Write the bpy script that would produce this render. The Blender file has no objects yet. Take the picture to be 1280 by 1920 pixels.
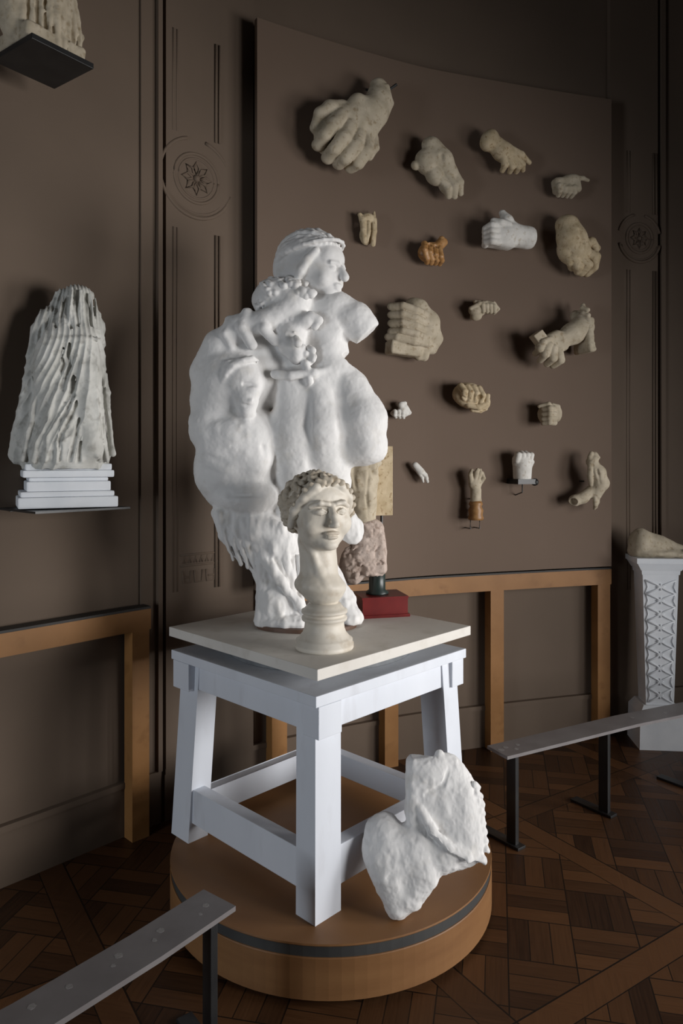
import bpy, bmesh, math, random
import numpy as np
from mathutils import Vector, Matrix

# ------------------------------------------------------------------ camera, world, lights
scene = bpy.context.scene
C = scene.collection
F = 1370.0            # focal length in pixels of the 1280x1920 frame
HZ = 860.0            # row of the horizon
CH = 1.66             # camera height
cam_d = bpy.data.cameras.new('camera'); cam = bpy.data.objects.new('camera', cam_d); C.objects.link(cam)
cam_d.sensor_fit = 'VERTICAL'; cam_d.sensor_height = 36.0; cam_d.sensor_width = 24.0
cam_d.lens = 36.0 * F / 1920.0
cam_d.shift_y = -(960.0 - HZ) / 1920.0
cam_d.clip_start = 0.05
cam.location = (0, 0, CH); cam.rotation_euler = (math.pi / 2, 0, 0)
scene.camera = cam
scene.view_settings.view_transform = 'Standard'
scene.view_settings.look = 'None'
scene.view_settings.gamma = 1.0
scene.view_settings.exposure = 0.0
world = bpy.data.worlds.new('world'); scene.world = world; world.use_nodes = True
world.node_tree.nodes['Background'].inputs[0].default_value = (0.55, 0.65, 0.8, 1)
world.node_tree.nodes['Background'].inputs[1].default_value = 0.6

def area(name, loc, target, sx, sy, power, col, spread=180):
    d = bpy.data.lights.new(name, 'AREA'); d.shape = 'RECTANGLE'; d.size = sx; d.size_y = sy
    d.energy = power; d.color = col; d.spread = math.radians(spread)
    o = bpy.data.objects.new(name, d); C.objects.link(o); o.location = loc
    v = Vector(target) - Vector(loc)
    o.rotation_euler = v.to_track_quat('-Z', 'Y').to_euler()
    return o
area('window_daylight', (4.46, 2.0, 1.50), (3.5, 2.16, 1.44), 1.3, 1.8, 26, (1.0, 0.98, 0.96), 82)
area('window_daylight_far', (4.08, 0.22, 1.45), (-0.09, 2.9, 1.35), 1.3, 1.8, 25, (1.0, 0.98, 0.96), 72)
area('side_fill_light', (-4.16, -1.65, 1.5), (-2.2, 0.35, 1.3), 1.0, 1.8, 34, (0.86, 0.93, 1.0), 120)  # added fill lamp, brightens the left-facing sides from out of view

# ------------------------------------------------------------------ materials
def new_mat(name):
    m = bpy.data.materials.new(name); m.use_nodes = True
    nt = m.node_tree; b = nt.nodes['Principled BSDF']
    return m, nt, b

def mat_noise(name, c1, c2, scale=8, rough=0.7, bump=0.0, bscale=60, detail=6, c3=None, spec=0.4, dist=0.002, stretch=None):
    m, nt, b = new_mat(name)
    tc = nt.nodes.new('ShaderNodeTexCoord')
    src = tc.outputs['Object']
    if stretch:
        mp = nt.nodes.new('ShaderNodeMapping'); mp.inputs['Scale'].default_value = stretch
        nt.links.new(src, mp.inputs[0]); src = mp.outputs[0]
    n = nt.nodes.new('ShaderNodeTexNoise'); n.inputs['Scale'].default_value = scale; n.inputs['Detail'].default_value = detail
    nt.links.new(src, n.inputs['Vector'])
    r = nt.nodes.new('ShaderNodeValToRGB'); nt.links.new(n.outputs['Fac'], r.inputs[0])
    r.color_ramp.elements[0].position = 0.32; r.color_ramp.elements[0].color = (*c1, 1)
    r.color_ramp.elements[1].position = 0.68; r.color_ramp.elements[1].color = (*c2, 1)
    col = r.outputs[0]
    if c3:
        n3 = nt.nodes.new('ShaderNodeTexNoise'); n3.inputs['Scale'].default_value = scale * 2.7; n3.inputs['Detail'].default_value = 8
        nt.links.new(src, n3.inputs['Vector'])
        r3 = nt.nodes.new('ShaderNodeValToRGB'); nt.links.new(n3.outputs['Fac'], r3.inputs[0])
        r3.color_ramp.elements[0].position = 0.56; r3.color_ramp.elements[0].color = (0, 0, 0, 1)
        r3.color_ramp.elements[1].position = 0.72; r3.color_ramp.elements[1].color = (1, 1, 1, 1)
        mx = nt.nodes.new('ShaderNodeMixRGB'); nt.links.new(r3.outputs[0], mx.inputs[0])
        nt.links.new(col, mx.inputs[1]); mx.inputs[2].default_value = (*c3, 1); col = mx.outputs[0]
    nt.links.new(col, b.inputs['Base Color'])
    b.inputs['Roughness'].default_value = rough
    b.inputs['Specular IOR Level'].default_value = spec
    if bump:
        nb = nt.nodes.new('ShaderNodeTexNoise'); nb.inputs['Scale'].default_value = bscale; nb.inputs['Detail'].default_value = 8
        nt.links.new(src, nb.inputs['Vector'])
        bp = nt.nodes.new('ShaderNodeBump'); bp.inputs['Strength'].default_value = bump; bp.inputs['Distance'].default_value = dist
        nt.links.new(nb.outputs['Fac'], bp.inputs['Height']); nt.links.new(bp.outputs[0], b.inputs['Normal'])
    return m

WALL = mat_noise('taupe_wall_paint', (0.134, 0.098, 0.072), (0.158, 0.115, 0.084), 1.3, 0.75, 0.15, 40, spec=0.25)
WALL_P = mat_noise('taupe_panel_paint', (0.148, 0.104, 0.076), (0.166, 0.117, 0.087), 1.0, 0.75, 0.12, 60, spec=0.25)
CEIL = mat_noise('ceiling_paint', (0.22, 0.19, 0.16), (0.26, 0.23, 0.19), 1.0, 0.9)
PLASTER = mat_noise('white_plaster', (0.72, 0.71, 0.70), (0.80, 0.79, 0.78), 5, 0.8, 0.4, 60, c3=(0.69, 0.67, 0.64), spec=0.2)
PLASTER_C = mat_noise('cream_plaster', (0.55, 0.49, 0.39), (0.68, 0.62, 0.51), 14, 0.8, 0.4, 90, c3=(0.46, 0.38, 0.27), spec=0.2)
PLASTER_Y = mat_noise('yellowed_plaster', (0.47, 0.37, 0.23), (0.62, 0.51, 0.35), 22, 0.75, 0.4, 110, c3=(0.30, 0.20, 0.10), spec=0.25)
PLASTER_W = mat_noise('chalk_plaster', (0.66, 0.64, 0.60), (0.78, 0.76, 0.72), 18, 0.8, 0.4, 110, c3=(0.55, 0.50, 0.43), spec=0.2)
BROWN = mat_noise('amber_wax', (0.36, 0.17, 0.05), (0.52, 0.29, 0.12), 25, 0.45, 0.4, 110, c3=(0.14, 0.06, 0.02), spec=0.5)
TAUPE = mat_noise('beige_plaster', (0.42, 0.36, 0.265), (0.55, 0.48, 0.37), 18, 0.8, 0.4, 90, c3=(0.33, 0.26, 0.17), spec=0.2)
MARBLE = mat_noise('aged_marble', (0.58, 0.53, 0.45), (0.70, 0.65, 0.57), 6, 0.5, 0.25, 60, c3=(0.52, 0.45, 0.36), spec=0.4)
MARBLE_H = mat_noise('stained_marble', (0.42, 0.36, 0.28), (0.56, 0.50, 0.41), 9, 0.55, 0.3, 60, c3=(0.33, 0.26, 0.18), spec=0.35)
MARBLE_G = mat_noise('grey_marble', (0.46, 0.455, 0.42), (0.66, 0.655, 0.62), 9, 0.65, 0.5, 60, c3=(0.34, 0.33, 0.30), spec=0.3)
MARBLE_B = mat_noise('pale_marble', (0.70, 0.73, 0.77), (0.80, 0.82, 0.85), 7, 0.6, 0.2, 60, spec=0.35)
WHITE_P = mat_noise('white_wood_paint', (0.66, 0.69, 0.75), (0.72, 0.75, 0.81), 5, 0.6, 0.3, 30, c3=(0.63, 0.65, 0.70), spec=0.3, stretch=(1, 1, 0.3))
TOP_P = mat_noise('cream_top_paint', (0.66, 0.63, 0.585), (0.72, 0.69, 0.64), 4, 0.65, 0.3, 40, c3=(0.62, 0.585, 0.53), spec=0.3)  # mottled cream, warmer in hue than the stool's white
OAK = mat_noise('oak_rail', (0.27, 0.126, 0.040), (0.33, 0.160, 0.055), 5, 0.5, 0.2, 30, c3=(0.25, 0.117, 0.037), spec=0.3, stretch=(1, 1, 1))
PLY = mat_noise('oak_veneer', (0.22, 0.105, 0.042), (0.27, 0.135, 0.055), 3, 0.5, 0.1, 40, spec=0.3, stretch=(1, 1, 6))
DARK = mat_noise('blackened_steel', (0.012, 0.012, 0.013), (0.022, 0.022, 0.022), 12, 0.4, 0.1, 90, spec=0.5)
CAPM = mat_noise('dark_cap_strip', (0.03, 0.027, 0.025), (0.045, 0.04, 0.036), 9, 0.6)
BAND = mat_noise('dark_grey_band', (0.045, 0.045, 0.045), (0.06, 0.06, 0.058), 9, 0.55)
IRON = mat_noise('grey_iron', (0.10, 0.11, 0.12), (0.19, 0.20, 0.21), 14, 0.5, 0.3, 60, spec=0.5)
SIGN = mat_noise('grey_sign_strip', (0.17, 0.155, 0.155), (0.21, 0.195, 0.195), 9, 0.42, 0.05, 60, spec=0.5)
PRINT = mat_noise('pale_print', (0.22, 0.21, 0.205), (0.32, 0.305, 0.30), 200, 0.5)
RED = mat_noise('red_marble', (0.11, 0.005, 0.005), (0.16, 0.010, 0.009), 12, 0.3, spec=0.5)
GREENST = mat_noise('dark_green_stone', (0.012, 0.022, 0.020), (0.03, 0.045, 0.04), 16, 0.35, spec=0.5)
PINKST = mat_noise('pinkish_stone', (0.42, 0.33, 0.28), (0.58, 0.48, 0.42), 22, 0.8, 0.9, 70, c3=(0.26, 0.18, 0.14), dist=0.004)
WOODD = mat_noise('turned_wood', (0.24, 0.11, 0.035), (0.40, 0.22, 0.09), 30, 0.4, spec=0.4)
BROWNB = mat_noise('brown_board', (0.10, 0.055, 0.035), (0.17, 0.10, 0.07), 12, 0.5)
FRAME_P = mat_noise('glass_frame_paint', (0.7, 0.7, 0.68), (0.74, 0.74, 0.72), 5, 0.5)  # even off-white paint of the window frames

def floor_material():
    m, nt, b = new_mat('versailles_parquet')
    L = nt.links
    def math_(op, a, bb=None, c=None):
        n = nt.nodes.new('ShaderNodeMath'); n.operation = op
        for i, v in enumerate((a, bb, c)):
            if v is None: continue
            if isinstance(v, (int, float)): n.inputs[i].default_value = v
            else: L.new(v, n.inputs[i])
        return n.outputs[0]
    tc = nt.nodes.new('ShaderNodeTexCoord')
    mp = nt.nodes.new('ShaderNodeMapping'); mp.vector_type = 'POINT'
    mp.inputs['Rotation'].default_value = (0, 0, math.radians(-33))
    L.new(tc.outputs['Object'], mp.inputs[0])
    sp = nt.nodes.new('ShaderNodeSeparateXYZ'); L.new(mp.outputs[0], sp.inputs[0])
    u = math_('ADD', sp.outputs[0], 20 * 0.93 - 2.39 - 0.045 + 0.93); v = math_('ADD', sp.outputs[1], 20 * 0.93 - 2.31 - 0.045 + 0.93)
    P = 0.93
    fu = math_('MODULO', u, P); fv = math_('MODULO', v, P)
    bw = 0.10
    inu = math_('LESS_THAN', fu, bw); inv = math_('LESS_THAN', fv, bw)
    frame = math_('MAXIMUM', inu, inv)
    # inner lattice at 45 degrees
    a = math_('MULTIPLY', math_('ADD', u, v), 0.7071); c = math_('MULTIPLY', math_('SUBTRACT', u, v), 0.7071)
    a = math_('ADD', a, 50.0); c = math_('ADD', c, 50.0)
    Q = 0.2192
    ia = math_('FLOOR', math_('DIVIDE', a, Q)); ic = math_('FLOOR', math_('DIVIDE', c, Q))
    chk = math_('MODULO', math_('ADD', ia, ic), 2.0)
    # plank index across the cell, direction switches with the checker
    pa = math_('DIVIDE', a, Q / 3); pc = math_('DIVIDE', c, Q / 3)
    mixv = math_('ADD', math_('MULTIPLY', pa, chk), math_('MULTIPLY', pc, math_('SUBTRACT', 1.0, chk)))
    along = math_('ADD', math_('MULTIPLY', c, chk), math_('MULTIPLY', a, math_('SUBTRACT', 1.0, chk)))
    pid = math_('FLOOR', mixv)
    pfr = math_('FRACT', mixv)
    joint = math_('LESS_THAN', pfr, 0.05)
    cj = math_('LESS_THAN', math_('FRACT', math_('DIVIDE', a, Q)), 0.022)
    cj2 = math_('LESS_THAN', math_('FRACT', math_('DIVIDE', c, Q)), 0.022)
    joint = math_('MAXIMUM', joint, math_('MAXIMUM', cj, cj2))
    joint = math_('MULTIPLY', joint, math_('SUBTRACT', 1.0, frame))
    e1 = math_('LESS_THAN', math_('ABSOLUTE', math_('SUBTRACT', fu, bw)), 0.003)
    e2 = math_('LESS_THAN', math_('ABSOLUTE', math_('SUBTRACT', fv, bw)), 0.003)
    e3 = math_('LESS_THAN', fu, 0.004); e4 = math_('LESS_THAN', fv, 0.004)
    joint = math_('MAXIMUM', joint, math_('MAXIMUM', math_('MAXIMUM', e1, e2), math_('MAXIMUM', e3, e4)))
    # random tone per plank
    cmb = nt.nodes.new('ShaderNodeCombineXYZ')
    L.new(math_('ADD', math_('MULTIPLY', pid, math_('SUBTRACT', 1.0, frame)), math_('MULTIPLY', math_('FLOOR', math_('DIVIDE', u, P)), frame)), cmb.inputs[0])
    L.new(math_('ADD', math_('MULTIPLY', math_('ADD', ia, math_('MULTIPLY', ic, 7.0)), math_('SUBTRACT', 1.0, frame)), math_('FLOOR', math_('DIVIDE', v, P))), cmb.inputs[1])
    L.new(math_('ADD', math_('MULTIPLY', inu, 3.0), math_('MULTIPLY', inv, 5.0)), cmb.inputs[2])
    wn = nt.nodes.new('ShaderNodeTexWhiteNoise'); L.new(cmb.outputs[0], wn.inputs[0])
    # grain
    gv = nt.nodes.new('ShaderNodeCombineXYZ')
    L.new(math_('MULTIPLY', mixv, 6.0), gv.inputs[0]); L.new(math_('MULTIPLY', along, 4.0), gv.inputs[1]); L.new(math_('MULTIPLY', wn.outputs[0], 37.0), gv.inputs[2])
    gn = nt.nodes.new('ShaderNodeTexNoise'); gn.inputs['Scale'].default_value = 1.6; gn.inputs['Detail'].default_value = 6; L.new(gv.outputs[0], gn.inputs['Vector'])
    t = math_('ADD', math_('MULTIPLY', wn.outputs[0], 0.65), math_('MULTIPLY', gn.outputs['Fac'], 0.5))
    t = math_('ADD', t, math_('MULTIPLY', frame, 0.18))
    r = nt.nodes.new('ShaderNodeValToRGB'); L.new(t, r.inputs[0])
    r.color_ramp.elements[0].position = 0.2; r.color_ramp.elements[0].color = (0.026, 0.011, 0.005, 1)
    r.color_ramp.elements[1].position = 1.05; r.color_ramp.elements[1].color = (0.12, 0.052, 0.020, 1)
    mx = nt.nodes.new('ShaderNodeMixRGB'); L.new(joint, mx.inputs[0]); L.new(r.outputs[0], mx.inputs[1]); mx.inputs[2].default_value = (0.012, 0.006, 0.003, 1)
    L.new(mx.outputs[0], b.inputs['Base Color'])
    rr = math_('ADD', math_('MULTIPLY', gn.outputs['Fac'], 0.25), 0.32)
    L.new(rr, b.inputs['Roughness']); b.inputs['Specular IOR Level'].default_value = 0.35
    bp = nt.nodes.new('ShaderNodeBump'); bp.inputs['Strength'].default_value = 0.4; bp.inputs['Distance'].default_value = 0.003
    L.new(math_('SUBTRACT', math_('MULTIPLY', gn.outputs['Fac'], 0.4), joint), bp.inputs['Height']); L.new(bp.outputs[0], b.inputs['Normal'])
    return m
FLOOR = floor_material()

# ------------------------------------------------------------------ object helpers
def tag(o, label=None, cat=None, group=None, kind=None):
    if label: o['label'] = label
    if cat: o['category'] = cat
    if group: o['group'] = group
    if kind: o['kind'] = kind
    return o
def empty(name, loc, rz=0.0, label=None, cat=None, group=None):
    o = bpy.data.objects.new(name, None); C.objects.link(o); o.location = loc; o.rotation_euler = (0, 0, rz)
    o.empty_display_size = 0.05
    return tag(o, label, cat, group)
def link_mesh(name, me, mat, parent=None, smooth=False, loc=None, rz=0.0):
    me.materials.clear(); me.materials.append(mat)
    if smooth: me.polygons.foreach_set('use_smooth', [True] * len(me.polygons))
    o = bpy.data.objects.new(name, me); C.objects.link(o)
    if parent: o.parent = parent
    if loc is not None: o.location = loc
    o.rotation_euler = (0, 0, rz)
    return o
def obj(name, bm, mat, parent=None, smooth=False, loc=None, rz=0.0, bevel=0.0):
    if bevel:
        es = [e for e in bm.edges if e.is_manifold and e.calc_face_angle(0) > 0.6]
        bmesh.ops.bevel(bm, geom=es, offset=bevel, segments=2, affect='EDGES', profile=0.6)
    bmesh.ops.recalc_face_normals(bm, faces=bm.faces)
    me = bpy.data.meshes.new(name); bm.to_mesh(me); bm.free()
    return link_mesh(name, me, mat, parent, smooth, loc, rz)
def box(bm, c, s, rot=None):
    m = Matrix.Translation(c)
    if rot is not None: m = m @ (rot if isinstance(rot, Matrix) else Matrix.Rotation(rot, 4, 'Z'))
    m = m @ Matrix.Diagonal((s[0], s[1], s[2], 1))
    bmesh.ops.create_cube(bm, size=1.0, matrix=m); return bm
def hexa(bm, lo, hi):   # lo, hi: four points each
    vs = [bm.verts.new(p) for p in lo] + [bm.verts.new(p) for p in hi]
    n = len(lo)
    bm.faces.new(vs[:n][::-1]); bm.faces.new(vs[n:])
    for i in range(n):
        j = (i + 1) % n
        bm.faces.new((vs[i], vs[j], vs[n + j], vs[n + i]))
    return bm
def lathe(bm, prof, seg=48, c=(0, 0, 0)):
    rings = []
    for r, z in prof:
        rings.append([bm.verts.new((c[0] + r * math.cos(2 * math.pi * i / seg), c[1] + r * math.sin(2 * math.pi * i / seg), c[2] + z)) for i in range(seg)])
    for a, b in zip(rings[:-1], rings[1:]):
        for i in range(seg):
            j = (i + 1) % seg
            bm.faces.new((a[i], a[j], b[j], b[i]))
    bm.faces.new(rings[0][::-1]); bm.faces.new(rings[-1])
    return bm
def tube(bm, pts, r, seg=10):
    pts = [Vector(p) for p in pts]; rings = []
    for i, p in enumerate(pts):
        d = (pts[min(i + 1, len(pts) - 1)] - pts[max(i - 1, 0)]).normalized()
        q = d.to_track_quat('Z', 'Y')
        rr = r[i] if isinstance(r, (list, tuple)) else r
        rings.append([bm.verts.new(p + q @ Vector((rr * math.cos(2 * math.pi * k / seg), rr * math.sin(2 * math.pi * k / seg), 0))) for k in range(seg)])
    for a, b in zip(rings[:-1], rings[1:]):
        for i in range(seg):
            j = (i + 1) % seg
            bm.faces.new((a[i], a[j], b[j], b[i]))
    bm.faces.new(rings[0][::-1]); bm.faces.new(rings[-1])
    return bm

# ------------------------------------------------------------------ sculpting: distance fields turned into meshes
_rs = np.random.RandomState(7)
_LAT = _rs.rand(32, 32, 32).astype(np.float32)
def vnoise(P, freq, seed=0):
    Q = P * freq + seed * 7.31
    i = np.floor(Q).astype(int); f = Q - i; f = f * f * (3 - 2 * f)
    i0 = i % 32; i1 = (i + 1) % 32
    def g(a, b, c): return _LAT[a, b, c]
    x0, y0, z0 = i0.T; x1, y1, z1 = i1.T
    fx, fy, fz = f.T
    return ((g(x0, y0, z0) * (1 - fx) + g(x1, y0, z0) * fx) * (1 - fy) + (g(x0, y1, z0) * (1 - fx) + g(x1, y1, z0) * fx) * fy) * (1 - fz) + \
           ((g(x0, y0, z1) * (1 - fx) + g(x1, y0, z1) * fx) * (1 - fy) + (g(x0, y1, z1) * (1 - fx) + g(x1, y1, z1) * fx) * fy) * fz - 0.5
def rotm(rx, ry, rz):
    return np.array((Matrix.Rotation(math.radians(rz), 3, 'Z') @ Matrix.Rotation(math.radians(ry), 3, 'Y') @ Matrix.Rotation(math.radians(rx), 3, 'X')))
class Sculpt:
    """primitives in picture-like axes: x right, y down, w towards the viewer, unit = 1 px at the object's own distance"""
    def __init__(s, k=4.0): s.ops = []; s.k = k; s.T = None
    def _t(s, p):
        return s.T(p) if s.T else p
    def e(s, c, r, rot=(0, 0, 0), k=None, sub=False):
        R = rotm(*rot)
        if s.T: c = s.T(c); R = s.TR @ R; r = tuple(q * s.TS for q in r)
        c = np.array(c, float); r = np.array(r, float)
        ext = np.abs(R) @ r
        def f(P):
            q = (P - c) @ R
            k0 = np.sqrt(((q / r) ** 2).sum(-1)); k1 = np.sqrt(((q / (r * r)) ** 2).sum(-1)) + 1e-9
            return k0 * (k0 - 1.0) / k1
        s.ops.append((f, c - ext, c + ext, s.k if k is None else k, sub)); return s
    def b(s, c, h, rot=(0, 0, 0), rd=2.0, k=None, sub=False):
        R = rotm(*rot)
        if s.T: c = s.T(c); R = s.TR @ R; h = tuple(q * s.TS for q in h); rd *= s.TS
        c = np.array(c, float); h = np.array(h, float); ext = np.abs(R) @ h
        def f(P):
            q = np.abs((P - c) @ R) - (h - rd)
            return np.sqrt((np.maximum(q, 0) ** 2).sum(-1)) + np.minimum(q.max(-1), 0) - rd
        s.ops.append((f, c - ext, c + ext, s.k if k is None else k, sub)); return s
    def c(s, pts, r, k=None, sub=False):
        n = len(pts)
        rs = list(r) if isinstance(r, (list, tuple)) else [r] * n
        if s.T: pts = [s.T(p) for p in pts]; rs = [q * s.TS for q in rs]
        for a, b, ra, rb in zip(pts[:-1], pts[1:], rs[:-1], rs[1:]):
            a = np.array(a, float); b = np.array(b, float)
            def f(P, a=a, b=b, ra=ra, rb=rb):
                d = b - a; t = np.clip(((P - a) @ d) / (d @ d + 1e-9), 0, 1)
                return np.sqrt(((P - a - t[..., None] * d) ** 2).sum(-1)) - (ra + (rb - ra) * t)
            m = max(ra, rb)
            s.ops.append((f, np.minimum(a, b) - m, np.maximum(a, b) + m, s.k if k is None else k, sub))
        return s
    def g(s, pts, r=1.2, k=1.0): return s.c(pts, r, k=k, sub=True)      # a carved groove
    def frame(s, origin, yaw=0, pitch=0, roll=0, scale=1.0):
        if origin is None: s.T = None; return s
        # local axes of the frame: x right, y down, w towards the viewer; yaw turns towards the picture's right
        R = rotm(0, yaw, 0) @ rotm(pitch, 0, 0) @ rotm(0, 0, roll)
        o = np.array(origin, float)
        s.TR = R; s.TS = scale
        s.T = lambda p: tuple(o + R @ (np.array(p, float) * scale))
        return s
    def mesh(s, name, vox, noise=(), cut=None):
        lo = np.min([o[1] for o in s.ops if not o[4]], 0) - 3 * vox - 2; hi = np.max([o[2] for o in s.ops if not o[4]], 0) + 3 * vox + 2
        n = np.ceil((hi - lo) / vox).astype(int) + 1
        D = np.full(n, 20.0, np.float32)
        ax = [lo[i] + vox * np.arange(n[i]) for i in range(3)]
        for f, a, b, k, sub in s.ops:
            m = max(k, 0.5) + 2.5 * vox
            i0 = np.clip(np.floor((a - m - lo) / vox).astype(int), 0, n - 1); i1 = np.clip(np.ceil((b + m - lo) / vox).astype(int) + 1, 1, n)
            if (i1 <= i0).any(): continue
            X = np.stack(np.meshgrid(*[ax[i][i0[i]:i1[i]] for i in range(3)], indexing='ij'), -1)
            d = f(X); sl = tuple(slice(i0[i], i1[i]) for i in range(3))
            A = D[sl]
            if sub: d2 = -d; h = np.maximum(k - np.abs(A - d2), 0) / k; D[sl] = np.maximum(A, d2) + h * h * k * 0.25
            else: h = np.maximum(k - np.abs(A - d), 0) / k; D[sl] = np.minimum(A, d) - h * h * k * 0.25
        if cut is not None:
            X = np.stack(np.meshgrid(*ax, indexing='ij'), -1)
            D = np.maximum(D, cut(X))
        D[0] = D[-1] = 20; D[:, 0] = D[:, -1] = 20; D[:, :, 0] = D[:, :, -1] = 20
        V, Q = nets(D)
        V = lo + V * vox
        if noise:
            N = vnormals(V, Q)
            d = 0
            for amp, freq, sd in noise: d = d + amp * vnoise(V, freq, sd)
            V = V + N * d[:, None]
        return V, Q
def curls(H, c, r, n, cond, size, seed, k=1.5, out=1.02):
    rr = random.Random(seed)
    for i in range(n):
        v = 1 - 2 * (i + .5) / n; a = i * 2.39996 + rr.uniform(-.2, .2); q = math.sqrt(1 - v * v)
        d = (q * math.sin(a), v, q * math.cos(a))
        if not cond(*d): continue
        p = np.array([c[j] + r[j] * d[j] * out for j in range(3)]); t = np.cross(d, (rr.uniform(-1, 1), rr.uniform(-1, 1), rr.uniform(-1, 1))); t /= np.linalg.norm(t) + 1e-6
        b = np.cross(d, t); s_ = size * rr.uniform(.8, 1.25)
        H.c([tuple(p + t * s_), tuple(p + b * s_ * .8 + np.array(d) * s_ * .4), tuple(p - t * s_), tuple(p - b * s_ * .5)], [s_ * .55, s_ * .62, s_ * .5, s_ * .35], k=k)
def strands(H, c, r, hair, nape, rad, k=2.5, out=1.02, wob=0.0):
    nape = np.array(nape, float) / np.linalg.norm(nape)
    for n_, d in enumerate(hair):
        d = np.array(d, float) / np.linalg.norm(d); om = math.acos(np.clip(d @ nape, -1, 1)); pts = []
        for j in range(9):
            u = j / 8; q = (math.sin((1 - u) * om) * d + math.sin(u * om) * nape) / math.sin(om)
            o = out + wob * math.sin(j * 1.9 + n_ * 2.1)
            pts.append(tuple(c[i] + r[i] * q[i] * o for i in range(3)))
        H.c(pts, [rad * .7] + [rad] * 7 + [rad * .7], k=k)
def nets(D):
    S = D < 0
    c = [S[i:S.shape[0] - 1 + i, j:S.shape[1] - 1 + j, k:S.shape[2] - 1 + k] for i in (0, 1) for j in (0, 1) for k in (0, 1)]
    cnt = sum(x.astype(np.int8) for x in c)
    idx = np.argwhere((cnt > 0) & (cnt < 8))
    vid = np.full(cnt.shape, -1, np.int64); vid[tuple(idx.T)] = np.arange(len(idx))
    off = np.array([(i, j, k) for i in (0, 1) for j in (0, 1) for k in (0, 1)])
    acc = np.zeros((len(idx), 3)); num = np.zeros(len(idx))
    for a in range(8):
        for b in range(a + 1, 8):
            if np.abs(off[a] - off[b]).sum() != 1: continue
            A = D[tuple((idx + off[a]).T)]; B = D[tuple((idx + off[b]).T)]
            m = (A < 0) != (B < 0)
            t = np.where(m, A / np.where(m, A - B, 1), 0)
            acc += m[:, None] * (off[a] + t[:, None] * (off[b] - off[a])); num += m
    V = idx + acc / num[:, None]
    quads = []
    for ax in range(3):
        u, v = [(1, 2), (2, 0), (0, 1)][ax]
        s0 = [slice(None)] * 3; s1 = [slice(None)] * 3
        s0[ax] = slice(0, -1); s1[ax] = slice(1, None)
        A = S[tuple(s0)]; B = S[tuple(s1)]
        e = np.argwhere(A != B)
        e = e[(e[:, u] > 0) & (e[:, v] > 0) & (e[:, u] < D.shape[u] - 1) & (e[:, v] < D.shape[v] - 1)]
        if not len(e): continue
        du = np.zeros(3, int); du[u] = 1; dv = np.zeros(3, int); dv[v] = 1
        q = np.stack([vid[tuple((e - du - dv).T)], vid[tuple((e - dv).T)], vid[tuple(e.T)], vid[tuple((e - du).T)]], 1)
        fl = B[tuple(e.T)]      # inside on the far side -> flip
        q[fl] = q[fl][:, ::-1]
        quads.append(q)
    return V, np.concatenate(quads)
def vnormals(V, Q):
    n = np.cross(V[Q[:, 2]] - V[Q[:, 0]], V[Q[:, 3]] - V[Q[:, 1]])
    N = np.zeros_like(V)
    for i in range(4): np.add.at(N, Q[:, i], n)
    return N / (np.linalg.norm(N, axis=1)[:, None] + 1e-12)
def post(VQ, fn):
    V, Q = VQ; N = vnormals(V, Q); return V + N * fn(V)[:, None], Q
def to_obj(name, VQ, mat, cx, cy, s, gx=1.0, parent=None, loc=None, rz=0.0, w0=0.0):
    """picture axes -> object axes: x, -w, -y"""
    V, Q = VQ
    P = np.stack([(V[:, 0] - cx) * s * gx, -(V[:, 2] - w0) * s, -(V[:, 1] - cy) * s], 1)
    Q = Q[:, ::-1]
    me = bpy.data.meshes.new(name)
    me.vertices.add(len(P)); me.vertices.foreach_set('co', P.astype(np.float32).ravel())
    me.loops.add(len(Q) * 4); me.loops.foreach_set('vertex_index', Q.astype(np.int32).ravel())
    me.polygons.add(len(Q)); me.polygons.foreach_set('loop_start', (np.arange(len(Q)) * 4).astype(np.int32))
    me.update(calc_edges=True); me.validate()
    return link_mesh(name, me, mat, parent, True, loc, rz)

# ------------------------------------------------------------------ the curved wall
ctrl = np.array([(-4.2, -0.35), (-2.4, 1.585), (-1.285, 2.75), (-0.807, 3.25), (-0.408, 3.56), (0.275, 3.93), (0.72, 4.10), (1.6, 4.36), (2.4, 4.52), (3.3, 4.55)])
def catmull(P, n=24):
    P = np.vstack([2 * P[0] - P[1], P, 2 * P[-1] - P[-2]]); out = []
    for i in range(1, len(P) - 2):
        p0, p1, p2, p3 = P[i - 1:i + 3]
        for t in np.arange(n) / n:
            out.append(0.5 * ((2 * p1) + (-p0 + p2) * t + (2 * p0 - 5 * p1 + 4 * p2 - p3) * t * t + (-p0 + 3 * p1 - 3 * p2 + p3) * t ** 3))
    out.append(P[-2]); return np.array(out)
CUR = catmull(ctrl)
tg = np.gradient(CUR, axis=0); tg /= np.linalg.norm(tg, axis=1)[:, None]
NRM = np.stack([tg[:, 1], -tg[:, 0]], 1)       # into the room
CUR = CUR - NRM * 0.09                         # wall surface lies 9 cm behind the rail fronts
ARC = np.concatenate([[0], np.cumsum(np.linalg.norm(np.diff(CUR, axis=0), axis=1))])
def at_s(s, off=0.0):
    p = np.array([np.interp(s, ARC, CUR[:, i]) for i in (0, 1)]); n = np.array([np.interp(s, ARC, NRM[:, i]) for i in (0, 1)])
    n /= np.linalg.norm(n); return p + n * off, n
def s_of(px, off=0.0):
    """arc length of the wall point that the photograph shows in column px"""
    Q = CUR + NRM * off; f = Q[:, 0] - (px - 640.0) / F * Q[:, 1]
    ok = np.where((f[:-1] <= 0) & (f[1:] > 0) & (Q[1:, 1] > 0.3))[0]
    i = ok[0]; t = -f[i] / (f[i + 1] - f[i]); return ARC[i] + t * (ARC[i + 1] - ARC[i])
def z_of(py, d): return CH - (py - HZ) * d / F
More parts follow.
